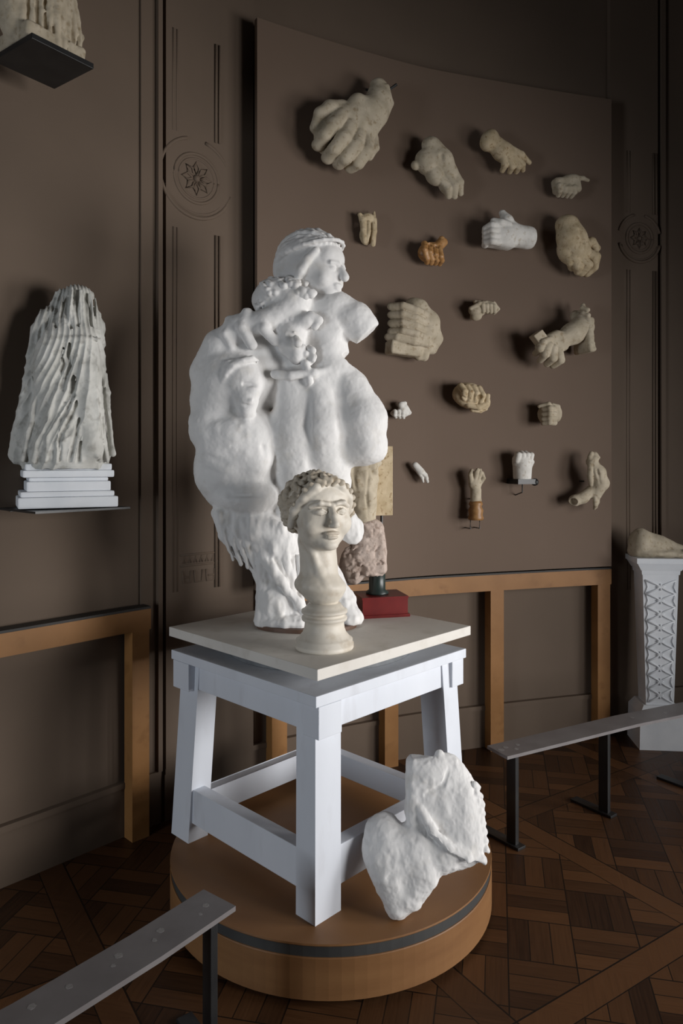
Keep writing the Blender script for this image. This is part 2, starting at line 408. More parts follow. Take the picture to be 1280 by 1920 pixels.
def slab(bm, s0, s1, o0, o1, z0, z1, step=0.08):
    n = max(1, int(abs(s1 - s0) / step)); prev = None
    for i in range(n + 1):
        s = s0 + (s1 - s0) * i / n
        a, _ = at_s(s, o0); b, _ = at_s(s, o1)
        ring = [bm.verts.new((a[0], a[1], z0)), bm.verts.new((b[0], b[1], z0)), bm.verts.new((b[0], b[1], z1)), bm.verts.new((a[0], a[1], z1))]
        if prev:
            for k in range(4): bm.faces.new((prev[k], prev[(k + 1) % 4], ring[(k + 1) % 4], ring[k]))
        else: bm.faces.new(ring[::-1])
        prev = ring
    bm.faces.new(prev); return bm
S_ = s_of
ZC = 5.0
SG = S_(301)
# floor, ceiling, walls
bm = bmesh.new(); box(bm, (0, 1, -0.05), (14, 13, 0.1)); tag(obj('floor', bm, FLOOR), kind='structure')
bm = bmesh.new(); box(bm, (0, 1, ZC + 0.05), (14, 13, 0.1)); tag(obj('ceiling', bm, CEIL), kind='structure')
bm = bmesh.new(); slab(bm, 0, SG, -0.2, 0, 0, ZC); tag(obj('wall_left', bm, WALL), kind='structure')
bm = bmesh.new(); slab(bm, SG, ARC[-1], -0.2, 0, 0, ZC); tag(obj('wall_back', bm, WALL), kind='structure')
# right wall with a tall window, far-left wall with an opening added for the fill lamp, closing pieces
e_end, _ = at_s(ARC[-1]); st, _ = at_s(0)
def wall_with_hole(name, axis, fixed, a0, a1, h0, h1, z0, z1):
    bm = bmesh.new()
    def bx(u0, u1, q0, q1):
        if axis == 'x': box(bm, (fixed, (u0 + u1) / 2, (q0 + q1) / 2), (0.2, u1 - u0, q1 - q0))
        else: box(bm, ((u0 + u1) / 2, fixed, (q0 + q1) / 2), (u1 - u0, 0.2, q1 - q0))
    bx(a0, h0, 0, ZC); bx(h1, a1, 0, ZC); bx(h0, h1, 0, z0); bx(h0, h1, z1, ZC)
    tag(obj(name, bm, WALL), kind='structure')
wall_with_hole('wall_right', 'x', 4.7, 0.95, 3.6, 1.15, 2.65, 0.35, 2.55)
def canted(bm): bm.transform(Matrix.Translation((4.30, 0.11, 0)) @ Matrix.Rotation(math.atan2(-0.35, 0.94), 4, 'Z')); return bm
bm = bmesh.new()
for u0, u1, q0, q1 in ((-3.8, -0.7, 0, ZC), (0.7, 0.95, 0, ZC), (-0.7, 0.7, 0, 0.35), (-0.7, 0.7, 2.55, ZC)): box(bm, (0.1, (u0 + u1) / 2, (q0 + q1) / 2), (0.2, u1 - u0, q1 - q0))
tag(obj('wall_near_right', canted(bm), WALL), kind='structure')
bm = bmesh.new(); box(bm, (0.2, -3.3, ZC / 2), (9.3, 0.2, ZC)); tag(obj('wall_rear', bm, WALL), kind='structure')
wall_with_hole('wall_far_left', 'x', -4.36, -3.2, -0.2, -2.4, -0.9, 0.35, 2.55)
bm = bmesh.new(); hexa(bm, [(e_end[0], e_end[1], 0), (4.6, 3.6, 0), (4.8, 3.6, 0), (4.8, 4.9, 0), (e_end[0], 4.9, 0)], [(e_end[0], e_end[1], ZC), (4.6, 3.6, ZC), (4.8, 3.6, ZC), (4.8, 4.9, ZC), (e_end[0], 4.9, ZC)])
tag(obj('wall_far_right', bm, WALL), kind='structure')
def window(name, axis, fixed, h0, h1, z0, z1):
    bm = bmesh.new()
    def bx(u0, u1, q0, q1, t=0.05):
        if axis == 'x': box(bm, (fixed, (u0 + u1) / 2, (q0 + q1) / 2), (t, u1 - u0, q1 - q0))
        else: box(bm, ((u0 + u1) / 2, fixed, (q0 + q1) / 2), (u1 - u0, t, q1 - q0))
    for u in (h0 + 0.02, (h0 + h1) / 2, h1 - 0.02): bx(u - 0.03, u + 0.03, z0, z1)
    for i in range(6):
        q = z0 + (z1 - z0) * i / 5; bx(h0, h1, q - 0.02, q + 0.02, 0.04)
    o = tag(obj(name, bm, FRAME_P), kind='structure'); return o
window('window_1', 'x', 4.74, 1.15, 2.65, 0.35, 2.55)
bm = bmesh.new()
for u in (-0.67, 0, 0.67): box(bm, (0.14, u, 1.45), (0.05, 0.06, 2.2))
for k in range(6): box(bm, (0.14, 0, 0.37 + 2.16 * k / 5), (0.04, 1.4, 0.04))
tag(obj('window_3', canted(bm), FRAME_P), kind='structure')
window('fill_window', 'x', -4.40, -2.4, -0.9, 0.35, 2.55)  # unseen window, added to house the side fill lamp

# mouldings of the panelling
bm = bmesh.new(); slab(bm, S_(262), S_(290), 0, 0.012, 0.24, ZC, 0.1); slab(bm, S_(290), S_(298), 0, 0.035, 0.24, ZC, 0.1)
tag(obj('trim_1', bm, WALL), kind='structure')
bm = bmesh.new(); slab(bm, S_(305), S_(470), 0, 0.03, 0.24, ZC); tag(obj('trim_2', bm, WALL), kind='structure')
def ring(bm, pxc, pyc, off, r, tr, a0=0, a1=360, wide=1.0):
    s0 = S_(pxc, off); p, n = at_s(s0, off); z = z_of(pyc, p[1])
    t = Vector((-n[1], n[0], 0)); o = Vector((p[0], p[1], z)); pts = []
    N = max(8, int((a1 - a0) / 9))
    for i in range(N + 1):
        a = math.radians(a0 + (a1 - a0) * i / N)
        pts.append(o + t * (r * wide * math.cos(a)) + Vector((0, 0, r * math.sin(a))))
    tube(bm, pts, tr, 8)
def rosette(bm, pxc, pyc, off, r):
    p, n = at_s(S_(pxc, off), off); z = z_of(pyc, p[1]); t = Vector((-n[1], n[0], 0)); o = Vector((p[0], p[1], z)); nn = Vector((n[0], n[1], 0))
    for k in range(8):
        a = math.radians(45 * k); d = t * math.cos(a) + Vector((0, 0, math.sin(a)))
        q = t * -math.sin(a) + Vector((0, 0, math.cos(a)))
        pts = [o + d * r * 0.25, o + d * r * 0.6 + q * r * 0.2 + nn * 0.004, o + d * r, o + d * r * 0.6 - q * r * 0.2 + nn * 0.004, o + d * r * 0.25]
        tube(bm, pts, 0.005, 6)
    m = Matrix.Translation(o) @ Matrix.Diagonal((r * 0.22, r * 0.22, r * 0.22, 1)); bmesh.ops.create_uvsphere(bm, u_segments=12, v_segments=8, radius=1, matrix=m)
def pilaster_moulding(name, xl, xr, xm, ym, R, ytop, ybot, off):
    """double-line frame broken by a carved medallion"""
    bm = bmesh.new()
    d = at_s(S_(xm, off), off)[0][1]
    zm = z_of(ym, d)
    for x, hh in ((xl, 0.0015), (xr, 0.007)):
        for dx in (-0.010, 0.010):
            s = S_(x) + dx
            slab(bm, s - 0.004, s + 0.004, off - 0.002, off + hh, zm + R * 1.05, z_of(ytop, d), 0.05)
            slab(bm, s - 0.004, s + 0.004, off - 0.002, off + hh, z_of(ybot, d), zm - R * 1.35, 0.05)
    ring(bm, xm, ym, off, R * 0.62, 0.008); ring(bm, xm, ym, off, R * 0.50, 0.005)
    ring(bm, xm, ym, off, R, 0.009, 15, 75); ring(bm, xm, ym, off, R, 0.009, 105, 165)
    ring(bm, xm, ym, off, R, 0.010, 195, 345); ring(bm, xm, ym, off, R * 0.9, 0.005, 200, 340)
    rosette(bm, xm, ym, off, R * 0.42)
    tag(obj(name, bm, WALL, smooth=True), kind='structure')
pilaster_moulding('trim_3', 322, 402, 368, 335, 0.185, 70, 1105, 0.03)
# carved ornament low on the left pilaster
bm = bmesh.new()
p, n = at_s(S_(372, 0.03), 0.03); t = Vector((-n[1], n[0], 0)); o = Vector((p[0], p[1], z_of(1080, p[1])))
for k in (-1, 0, 1):
    c = o + t * (0.062 * k)
    tube(bm, [c + t * -0.022 + Vector((0, 0, 0.03)), c + t * -0.018 + Vector((0, 0, -0.025)), c + t * 0.018 + Vector((0, 0, -0.025)), c + t * 0.022 + Vector((0, 0, 0.03))], 0.006, 6)
    if k: tube(bm, [c + t * -0.02, c + t * 0.02], 0.005, 6)
for zz in (0.055, 0.105): tube(bm, [o + t * -0.095 + Vector((0, 0, zz)), o + t * 0.095 + Vector((0, 0, zz))], 0.006, 6)
for k in range(6):
    c = o + t * (-0.075 + 0.03 * k) + Vector((0, 0, 0.08)); tube(bm, [c - Vector((0, 0, .014)) - t * .008, c + Vector((0, 0, .014)), c - Vector((0, 0, .014)) + t * .008], 0.005, 6)
tag(obj('trim_4', bm, WALL, smooth=True), kind='structure')
# right pilaster
bm = bmesh.new(); slab(bm, S_(1138), S_(1227), 0, 0.03, 0.24, ZC); tag(obj('trim_5', bm, WALL), kind='structure')
pilaster_moulding('trim_6', 1172, 1221, 1198, 447, 0.145, 285, 1105, 0.03)
bm = bmesh.new(); slab(bm, S_(1235), S_(1243), 0, 0.025, 0.24, ZC); tag(obj('trim_7', bm, WALL), kind='structure')
# baseboards
bm = bmesh.new(); slab(bm, 0.5, SG - 0.01, 0, 0.02, 0, 0.22, 0.1); slab(bm, 0.5, SG - 0.01, 0, 0.028, 0.215, 0.24, 0.1); tag(obj('baseboard_left', bm, WALL), kind='structure')
bm = bmesh.new(); slab(bm, SG + 0.01, ARC[-1] - 0.05, 0, 0.02, 0, 0.22, 0.1); slab(bm, SG + 0.01, ARC[-1] - 0.05, 0, 0.028, 0.215, 0.24, 0.1); tag(obj('baseboard_back', bm, WALL), kind='structure')

# the display panel that carries the casts
PO = 0.135
bm = bmesh.new(); slab(bm, S_(482, PO), S_(1146, PO), 0.108, PO, 1.025, 3.78, 0.05)
panel = tag(obj('display_panel', bm, WALL_P), 'tall curved taupe wall panel on which the small plaster casts hang', 'panel')
bm = bmesh.new()
for px in (540, 800, 1080):
    s = S_(px, PO); slab(bm, s - 0.03, s + 0.03, 0.0, 0.108, 1.1, 3.7, 0.06)
obj('batten', bm, WALL, panel)

# ------------------------------------------------------------------ oak frames along the wall
def oak_frame(label, s0, s1, posts, zt=1.0):
    t = empty('oak_rail_frame', (*at_s((s0 + s1) / 2)[0], 0), 0, label, 'rail')
    inv = Matrix.Translation(t.location).inverted()
    def add(name, bm, m):
        bm.transform(inv); return obj(name, bm, m, t, bevel=0)
    bm = bmesh.new(); slab(bm, s0, s1, 0.03, 0.09, zt - 0.09, zt); add('top_rail', bm, OAK)
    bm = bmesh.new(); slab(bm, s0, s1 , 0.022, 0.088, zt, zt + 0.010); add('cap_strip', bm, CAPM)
    for s in posts:
        bm = bmesh.new(); slab(bm, s - 0.042, s + 0.042, 0.022, 0.09, 0, zt - 0.09, 0.05); add('post', bm, OAK)
    return t
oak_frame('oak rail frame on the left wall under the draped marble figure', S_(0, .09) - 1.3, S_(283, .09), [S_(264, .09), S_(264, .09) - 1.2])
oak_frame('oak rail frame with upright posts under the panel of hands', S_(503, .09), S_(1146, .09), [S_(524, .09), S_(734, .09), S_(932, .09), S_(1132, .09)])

# ------------------------------------------------------------------ round plinth
PZ = 0.19
PC = (-0.039, 2.815)
pl = empty('round_plinth', (PC[0], PC[1], 0), 0, 'low round oak platform with a dark band, under the white stool', 'plinth')
bm = bmesh.new(); lathe(bm, [(0.57, 0), (0.57, 0.016)], 96); obj('recessed_foot', bm, DARK, pl)
bm = bmesh.new(); lathe(bm, [(0.600, 0.015), (0.605, 0.019), (0.605, 0.145), (0.603, 0.148)], 96); obj('drum', bm, PLY, pl, smooth=False)
bm = bmesh.new(); lathe(bm, [(0.600, 0.148), (0.600, 0.182)], 96); obj('dark_band', bm, BAND, pl)
bm = bmesh.new(); lathe(bm, [(0.603, 0.182), (0.605, 0.185), (0.604, PZ)], 96); obj('top_disc', bm, PLY, pl)

# ------------------------------------------------------------------ white modelling stool
TZ = 0.988
SA = math.radians(45.8)
TC = (-0.085, 2.93)
st_ = empty('modelling_stool', (-0.088, 2.875, PZ), SA, 'large white painted wooden stool with a square turning top', 'stool')
def L(z): return z - PZ
def part(name, bm, m, bevel=0.003, parent=None): return obj(name, bm, m, parent or st_, bevel=bevel)
off = Matrix.Rotation(-SA, 4, 'Z') @ Vector((0.003, 0.055, 0))
bm = bmesh.new(); box(bm, (off.x, off.y, L(TZ - 0.0185)), (0.855, 0.855, 0.037)); tp = part('turning_top', bm, TOP_P, 0.003)
bm = bmesh.new(); lathe(bm, [(0.37, L(0.912)), (0.37, L(0.935)), (0.35, L(0.951))], 64, (off.x, off.y, 0)); part('turntable_disc', bm, IRON, 0)
bm = bmesh.new(); box(bm, (0, 0, L(0.893)), (0.82, 0.82, 0.036)); part('frame_top', bm, WHITE_P)
for k in range(4):
    R4 = Matrix.Rotation(math.pi / 2 * k, 4, 'Z')
    # apron board
    bm = bmesh.new(); box(bm, (0, -0.355, L(0.826)), (0.70, 0.045, 0.10)); bm.transform(R4); part('apron', bm, WHITE_P)
    # lower stretcher
    bm = bmesh.new(); box(bm, (0, -0.365, L(0.328)) if k in (0, 3) else (0, -0.355, L(0.295)), (0.64, 0.055, 0.13) if k in (0, 3) else (0.64, 0.05, 0.095)); bm.transform(R4); part('stretcher', bm, WHITE_P)
    # splayed leg with a corner block at its top
    bm = bmesh.new()
    a0, a1, b0, b1 = -0.412, -0.296, -0.408, -0.318
    lo = [(a0, b0, 0), (a1, b0, 0), (a1, b1, 0), (a0, b1, 0)]
    d = 0.030
    hi = [(x + d, y + d, L(0.875)) for x, y, _ in lo]
    hexa(bm, lo, hi); bm.transform(R4); part('leg', bm, WHITE_P)
    bm = bmesh.new(); box(bm, (-0.345, -0.372, L(0.822)), (0.105, 0.075, 0.105)); bm.transform(R4); part('corner_block', bm, WHITE_P)

# ------------------------------------------------------------------ big plaster group on the stool
def place_px(px, d, z=TZ): return ((px - 640) / F * d, d, z)
GD = 2.95
gs = GD / F
gb_y = HZ + (CH - TZ) / gs           # row of the table top at that distance
grp = empty('plaster_figure_group', place_px(575, GD), 0, 'tall white plaster group of intertwined figures, largest sculpture on the stool', 'sculpture')
bm = bmesh.new(); lathe(bm, [(0.5, 0), (0.5, 0.9), (0.48, 1)], 48); bm.transform(Matrix.Diagonal((0.40, 0.26, 0.016, 1)))
obj('base_board', bm, BROWNB, grp, loc=(0, -0.02, 0))
S = Sculpt(10)
# trunk and base
S.c([(520, 1165, 0), (522, 1110, 0), (515, 1060, 0), (495, 1020, 0)], [44, 38, 40, 50])
S.e((545, 1158, 10), (62, 20, 50)); S.e((520, 1120, 15), (36, 40, 36))
S.c([(560, 1090, -10), (610, 1110, -10), (655, 1150, 5)], [20, 22, 20]); S.e((655, 1158, 5), (24, 16, 30))
S.c([(600, 1060, -30), (640, 1130, -15)], [28, 26])
# drapery hanging under the belly
S.e((480, 985, 0), (72, 42, 62), (0, 0, 18)); S.e((520, 1010, 10), (50, 45, 50), (0, 0, 25)); S.e((440, 985, 5), (34, 40, 40), (0, 0, -20))
S.c([(418, 960, 30), (432, 1000, 28), (450, 1040, 15)], [16, 16, 10], k=5)
for i in range(9):
    x = 420 + i * 14
    S.c([(x, 960 + i * 3, 48), (x + 8, 1000 + i * 5, 46), (x + 22, 1045 + i * 7, 34)], [8, 6, 3], k=4)
for i in range(7):
    x = 490 + i * 12
    S.c([(x, 1040, 40 - i), (x + 3, 1090, 40 - abs(i - 3) * 3), (x + 4 + (i - 3) * 2, 1160, 42 - abs(i - 3) * 3)], [5, 5, 7], k=4)
# lower torso / belly of the left figure
S.e((440, 880, 0), (76, 82, 68), (0, 0, -8)); S.e((450, 820, 5), (84, 62, 70)); S.e((465, 930, 25), (60, 38, 50))
S.e((420, 850, 32), (42, 36, 34)); S.e((478, 858, 40), (36, 42, 28))
S.g([(500, 838, 62), (508, 860, 66), (524, 884, 60)], 4, 5)
S.g([(380, 850, 60), (430, 868, 72), (480, 872, 74)], 3, 8)
S.g([(385, 908, 58), (440, 925, 72), (500, 925, 70)], 2.5, 8)
# rounded back, bowed head of the left figure
S.e((432, 720, 0), (72, 92, 72), (0, 0, 12)); S.e((408, 760, 0), (50, 62, 60)); S.e((480, 690, -10), (60, 90, 60))
S.e((462, 718, 48), (36, 44, 36), (0, 0, -12)); S.e((472, 752, 62), (22, 26, 24)); S.e((484, 735, 72), (9, 14, 9)); S.e((470, 776, 62), (14, 12, 16))
S.e((480, 757, 82), (6, 5, 5), k=3); S.g([(468, 728, 82), (492, 730, 80)], 3, 4); S.g([(462, 765, 82), (482, 768, 80)], 2, 3)
for i in range(7):
    a = i * 0.3
    S.c([(440 - 4 * i, 690 + i * 16, 60 - i * 4), (425 - 4 * i, 705 + i * 16, 58 - i * 4), (420 - 3 * i, 725 + i * 15, 52 - i * 4)], [6, 7, 5], k=4)
S.e((400, 800, 10), (44, 46, 50))
S.c([(372, 790, 30), (420, 806, 52), (470, 800, 60)], [12, 14, 10], k=8)
# arm folded over the shoulder
S.c([(548, 590, 40), (500, 612, 48), (455, 622, 40), (415, 655, 25), (390, 700, 10)], [24, 22, 24, 30, 34], k=8)
S.c([(470, 598, 48), (462, 625, 62), (478, 655, 58)], [12, 11, 9], k=4); S.c([(495, 600, 52), (502, 628, 66), (520, 650, 60)], [10, 10, 8], k=4)
S.c([(438, 610, 42), (432, 636, 56), (442, 660, 52)], [11, 10, 8], k=4)
# fleece / hair over the shoulder
S.e((520, 560, 10), (48, 36, 46), (0, 0, -15)); S.e((550, 575, 25), (40, 30, 36))
rnd = random.Random(3)
for i in range(46):
    a = rnd.uniform(0, 1); b = rnd.uniform(-1, 1)
    x = 486 + a * 100; y = 566 + b * 26 - 14 * math.sin(a * 3); w = 52 * math.sqrt(max(0, 1 - b * b)) * 0.8 + 10
    S.c([(x - 5, y - 3, w), (x, y + 3, w + 4), (x + 6, y - 1, w)], [4, 5, 3.5], k=2)
# upper figure: chest, stump of arm, hips, thighs
S.e((612, 600, 0), (50, 62, 44)); S.e((628, 575, 12), (38, 26, 34)); S.e((560, 630, -5), (56, 70, 46)); S.e((610, 665, 5), (44, 60, 44)); S.e((622, 700, 5), (44, 40, 48))
S.e((620, 622, 36), (24, 20, 12), k=14); 
S.c([(635, 588, 10), (660, 602, 14), (678, 618, 16)], [30, 34, 31], k=8)
S.b((700, 648, 24), (22, 60, 70), (0, 0, 48), 2, k=2, sub=True)
S.c([(655, 730, 15), (680, 790, 25), (684, 826, 26)], [38, 42, 38], k=12); S.e((690, 838, 24), (34, 34, 34)); S.e((668, 850, 18), (32, 24, 32))
S.c([(600, 720, 20), (605, 800, 24), (618, 870, 10)], [38, 46, 40], k=14)
S.c([(555, 730, 18), (552, 800, 22), (560, 880, 10)], [38, 40, 44], k=14)
S.e((590, 900, -10), (70, 60, 50)); S.e((600, 960, -20), (46, 70, 40)); S.e((560, 940, 0), (50, 60, 46))
S.g([(636, 740, 58), (640, 800, 66), (648, 868, 52)], 6, 10)
S.g([(579, 745, 60), (577, 800, 66), (585, 870, 54)], 4, 12)
S.g([(519, 712, 58), (522, 760, 62), (518, 820, 62)], 5, 8)
S.c([(520, 708, 52), (550, 712, 60), (590, 706, 58), (615, 700, 50)], [8, 8, 8, 6], k=5)
strands(S, (462, 716, 46), (38, 46, 38), [(math.sin(a), -0.9, math.cos(a)) for a in np.linspace(-2.2, 1.2, 13)], (-0.9, 0.5, 0.1), 4.2, k=3, out=1.04, wob=0.03)
S.c([(500, 1036, 46), (530, 1080, 54), (560, 1120, 46), (584, 1145, 34)], [9, 8, 8, 8], k=5)
S.e((470, 900, 86), (4, 6, 6), k=5, sub=True); S.g([(392, 880, 58), (440, 892, 74), (500, 890, 72)], 2.5, 9); S.g([(462, 812, 80), (466, 860, 84), (470, 896, 84)], 2.5, 12)
# second head, bearded, pressed to the chest
S.e((548, 642, 42), (27, 34, 30), (0, 0, 8)); S.e((560, 668, 52), (17, 20, 18)); S.c([(556, 640, 72), (563, 656, 80)], [6, 7], k=3); S.g([(546, 641, 74), (573, 640, 72)], 4, 4)
S.e((574, 612, 48), (22, 14, 20), (0, 0, -20)); S.c([(584, 604, 58), (600, 612, 58), (592, 622, 54)], [7, 6, 5], k=3)
S.g([(550, 672, 74), (568, 673, 74)], 2.5, 3)
for i in range(12):
    x = 566 + rnd.uniform(0, 22); y = 655 + i * 5.5
    S.c([(x - 4, y, 56), (x + 3, y + 6, 60), (x - 1, y + 13, 54)], [4.5, 5.5, 3.5], k=2.5)
for i in range(8):
    a = math.radians(150 + i * 22); x = 548 + 26 * math.cos(a); y = 636 + 32 * math.sin(a)
    S.c([(x, y, 50), (x + 7, y + 4, 58)], [6, 4], k=2)
# right hand blob beside the marble head
S.e((656, 990, -5), (20, 32, 22)); S.e((666, 1002, 0), (10, 15, 14)); S.c([(620, 975, -20), (655, 990, -8)], [20, 18])
body = S.mesh('body', 2.0, noise=[(5.0, 0.03, 1), (1.4, 0.09, 2), (0.7, 0.25, 3)], cut=lambda X: X[..., 1] - (gb_y - 6))
body = post(body, lambda V: np.clip((V[:, 1] - 935) / 40, 0, 1) * (6 * vnoise(V * np.array([1, .22, 1]), 0.10, 4) + 1.6 * vnoise(V * np.array([1, .5, 1]), 0.2, 6)))
ba = to_obj('intertwined_bodies', body, PLASTER, 575, gb_y, gs, 1.0, grp)
# topmost head in right profile, hair bound with a band
H = Sculpt(6)
H.frame((588, 502, 4), yaw=62, pitch=-6, roll=0, scale=1.10)
H.e((0, -8, -8), (45, 50, 56)); H.e((0, 12, 22), (35, 42, 32)); H.e((0, 42, 36), (20, 14, 16)); H.e((0, -14, 34), (31, 22, 18))
H.c([(0, 4, 54), (0, 18, 62)], [5.5, 7.5], k=4); H.e((0, 32, 50), (12, 5, 7), k=3); H.e((0, 38, 50), (10, 4, 6), k=2); H.g([(-12, 35, 55), (0, 34.5, 58), (12, 35, 55)], 1.3, 1.5)
for sx in (-1, 1):
    H.e((sx * 16, 5, 52), (9, 6, 6), k=6, sub=True); H.e((sx * 16, 6, 45), (7.5, 5, 6), k=2); H.e((sx * 22, 24, 34), (13, 12, 12), k=6)
    H.c([(sx * 8, -3, 51), (sx * 24, -2, 46)], [4, 3], k=4)
    H.e((sx * 41, 12, 0), (5, 11, 7), k=3)
H.c([(0, 30, -10), (0, 62, -20)], [30, 36], k=10)
hl = []
for a in np.linspace(-1.75, 1.75, 20):
    hl.append((math.sin(a), -0.62 + 0.42 * abs(a / 1.75) ** 2, math.cos(a)))
strands(H, (0, -8, -8), (46, 51, 57), hl, (0, 0.25, -1), 4.5, out=1.02, wob=0.02)
hl2 = [(math.sin(a), -1.5, math.cos(a)) for a in np.linspace(-2.6, 2.6, 14)]
strands(H, (0, -8, -8), (46, 51, 57), hl2, (0, 0.5, -1), 4.5, out=1.03, wob=0.015)
for sx in (-1, 1): H.c([(sx * 38, -18, 24), (sx * 43, -2, 12), (sx * 43, 16, 2), (sx * 38, 32, -8)], [6, 7, 8, 6], k=4)
band = [(47 * math.sin(a), -22 - 20 * math.cos(a), -8 + 56 * math.cos(a)) for a in np.linspace(-math.pi, math.pi, 22)]
H.c(band, 3.2, k=2)
H.e((20, -48, 12), (13, 6, 12), k=3); H.e((20, -53, 12), (6, 4, 6), k=1.5)
H.e((0, 6, -52), (32, 30, 22), k=6)
H.frame(None)
hd = to_obj('topmost_head', H.mesh('h', 1.7, noise=[(0.8, 0.15, 5)]), PLASTER, 575, gb_y, gs, 1.0, grp)

# ------------------------------------------------------------------ marble head on its socle
MD = 2.60; ms = MD / F; mby = HZ + (CH - TZ) / ms
mh = empty('marble_head', place_px(608, MD), 0, 'cream marble woman\'s head on a round socle, in front of the plaster group', 'sculpture')
H = Sculpt(6)
H.frame((597, 960, 0), yaw=27, pitch=3, scale=1.08)
H.e((0, -12, -14), (56, 54, 60)); H.e((0, 8, 18), (46, 50, 36)); H.e((0, 46, 30), (24, 19, 20)); H.e((0, 36, 12), (41, 28, 30)); H.e((0, -26, 32), (40, 24, 20))
H.c([(0, -12, 53), (0, 6, 60), (0, 19, 65)], [5, 5.5, 6.5], k=4); H.e((0, 22, 60), (10, 4.5, 8), k=3)
H.e((0, 35, 53), (14, 4, 6), k=3); H.e((0, 41.5, 52.5), (11, 4, 6), k=2.5); H.g([(-14, 38.5, 55), (0, 37.5, 59), (14, 38.5, 55)], 1.2, 1.5); H.e((0, 55, 43), (14, 9, 10), k=6)
for sx in (-1, 1):
    H.e((sx * 20, -2, 60), (12, 6.5, 8), k=7, sub=True); H.e((sx * 20, -1, 46.5), (10, 6, 8.5), k=1.5)
    H.c([(sx * 8, -14, 55), (sx * 22, -16, 53.5), (sx * 36, -10, 42)], [4, 4, 3.5], k=5)
    H.c([(sx * 10, -1, 53.5), (sx * 20, -6, 54.5), (sx * 30, -1, 47)], [1.3, 1.5, 1.2], k=1.2); H.c([(sx * 11, 1, 53), (sx * 20, 4, 53), (sx * 29, 1, 47)], [1.1, 1.2, 1.0], k=1.2)
    H.e((sx * 28, 20, 34), (16, 18, 15), k=9)
    H.e((sx * 50, 6, -4), (6, 15, 9), k=3); H.g([(sx * 55, 0, 1), (sx * 55, 11, 1)], 2, 1.5)
    H.c([(sx * 4, -50, 42), (sx * 24, -42, 42), (sx * 42, -24, 32), (sx * 52, -4, 14), (sx * 52, 20, 0)], [7, 8, 8, 8, 7], k=4)
H.e((0, 22, -60), (24, 20, 20), k=4)
H.frame(None)
H.c([(594, 1015, -12), (597, 1060, -10), (598, 1088, -4)], [37, 33, 38], k=10)
H.e((600, 1098, -2), (49, 24, 44), (0, 0, 5), k=10); H.e((606, 1112, 0), (36, 22, 34), k=8); H.e((610, 1128, -4), (24, 20, 24), k=6)
H.c([(578, 1010, 22), (600, 1070, 24), (612, 1092, 32)], [6, 6, 5], k=8)
cx = 608
HH = Sculpt(4); HH.frame((597, 960, 0), yaw=27, pitch=3, scale=1.08); HH.e((0, -16, -22), (57, 54, 54))
curls(HH, (0, -12, -14), (56, 54, 60), 330, lambda x, y, z: (z < 0.55 - 0.9 * max(0, y + .1) and y < 0.75) or (y < -0.55 and z < 0.75), 6.5, 4)
for sx in (-1, 1):
    for i_ in range(7):
        t_ = i_ / 6; x, y, z = sx * (6 + 47 * math.sin(t_ * 1.5)), -52 + 56 * t_ ** 1.6, 44 - 36 * t_ ** 1.5
        HH.c([(x - 4, y - 5, z + 4), (x + 5, y - 1, z + 7), (x, y + 6, z + 4)], [4.5, 5, 3.5], k=1.5)
HH.e((0, 22, -62), (25, 21, 20), k=4)
to_obj('hair', HH.mesh('hh', 1.5, noise=[(0.8, 0.2, 9)]), MARBLE_H, 608, mby, ms, 1.0, mh)
to_obj('carved_head', H.mesh('m', 1.5, noise=[(0.6, 0.15, 9)]), MARBLE, cx, mby, ms, 1.0, mh)
yb = lambda y: (mby - y) * ms
bm = bmesh.new()
prof = [(54, 1216), (55, 1214), (55, 1206), (53, 1205), (53, 1198), (49, 1196), (46, 1192), (41, 1186), (38, 1178), (37, 1170), (37, 1163), (42, 1162), (43, 1158), (42, 1155), (38, 1154), (38, 1149), (43, 1148), (43, 1143), (39, 1141), (34, 1136), (30, 1130)]
base0 = prof[0][1]
lathe(bm, [(r * ms, (base0 - y) * ms * (mby - 1130) / (base0 - 1130) ) for r, y in prof], 64)
obj('round_socle', bm, MARBLE, mh, smooth=True)

# ------------------------------------------------------------------ antique stone fragments on a red marble block
RD = 3.17; rs_ = RD / F; rby = HZ + (CH - TZ) / rs_
rg = empty('stone_fragment_stand', place_px(712, RD), 0, 'weathered pinkish and cream stone fragments stacked on a glossy red block', 'sculpture')
bm = bmesh.new(); box(bm, (0, 0, 0.045), (0.20, 0.16, 0.068), math.radians(14)); box(bm, (0, 0, 0.006), (0.215, 0.175, 0.012), math.radians(14)); box(bm, (0, 0, 0.082), (0.205, 0.165, 0.010), math.radians(14)); obj('red_block', bm, RED, rg)
bm = bmesh.new(); lathe(bm, [(0.048, 0.086), (0.05, 0.095), (0.036, 0.105), (0.036, 0.175), (0.04, 0.185)], 32, (-0.012, 0, 0)); obj('dark_stem', bm, GREENST, rg, smooth=True)
S = Sculpt(5)
S.e((690, 1030, 0), (34, 52, 30)); S.b((700, 1035, 4), (22, 40, 24), (0, 0, -4), 8); S.e((662, 1060, 0), (26, 36, 26)); S.e((692, 990, 5), (28, 20, 26))
rnd = random.Random(5)
for i in range(70):
    x = rnd.uniform(648, 716); y = rnd.uniform(985, 1075); 
    w = 26 * math.sqrt(max(0.05, 1 - ((x - 686) / 42) ** 2))
    S.c([(x, y, w), (x + rnd.uniform(-8, 8), y + rnd.uniform(-8, 8), w + 2)], [rnd.uniform(3, 6), 2.5], k=1.5)
for i in range(24):
    x = rnd.uniform(655, 712); y = rnd.uniform(990, 1078); w = 30 * math.sqrt(max(0.05, 1 - ((x - 686) / 42) ** 2))
    S.g([(x, y, w + 2), (x + rnd.uniform(-7, 7), y + rnd.uniform(3, 9), w + 2)], 2.2, 1.5)
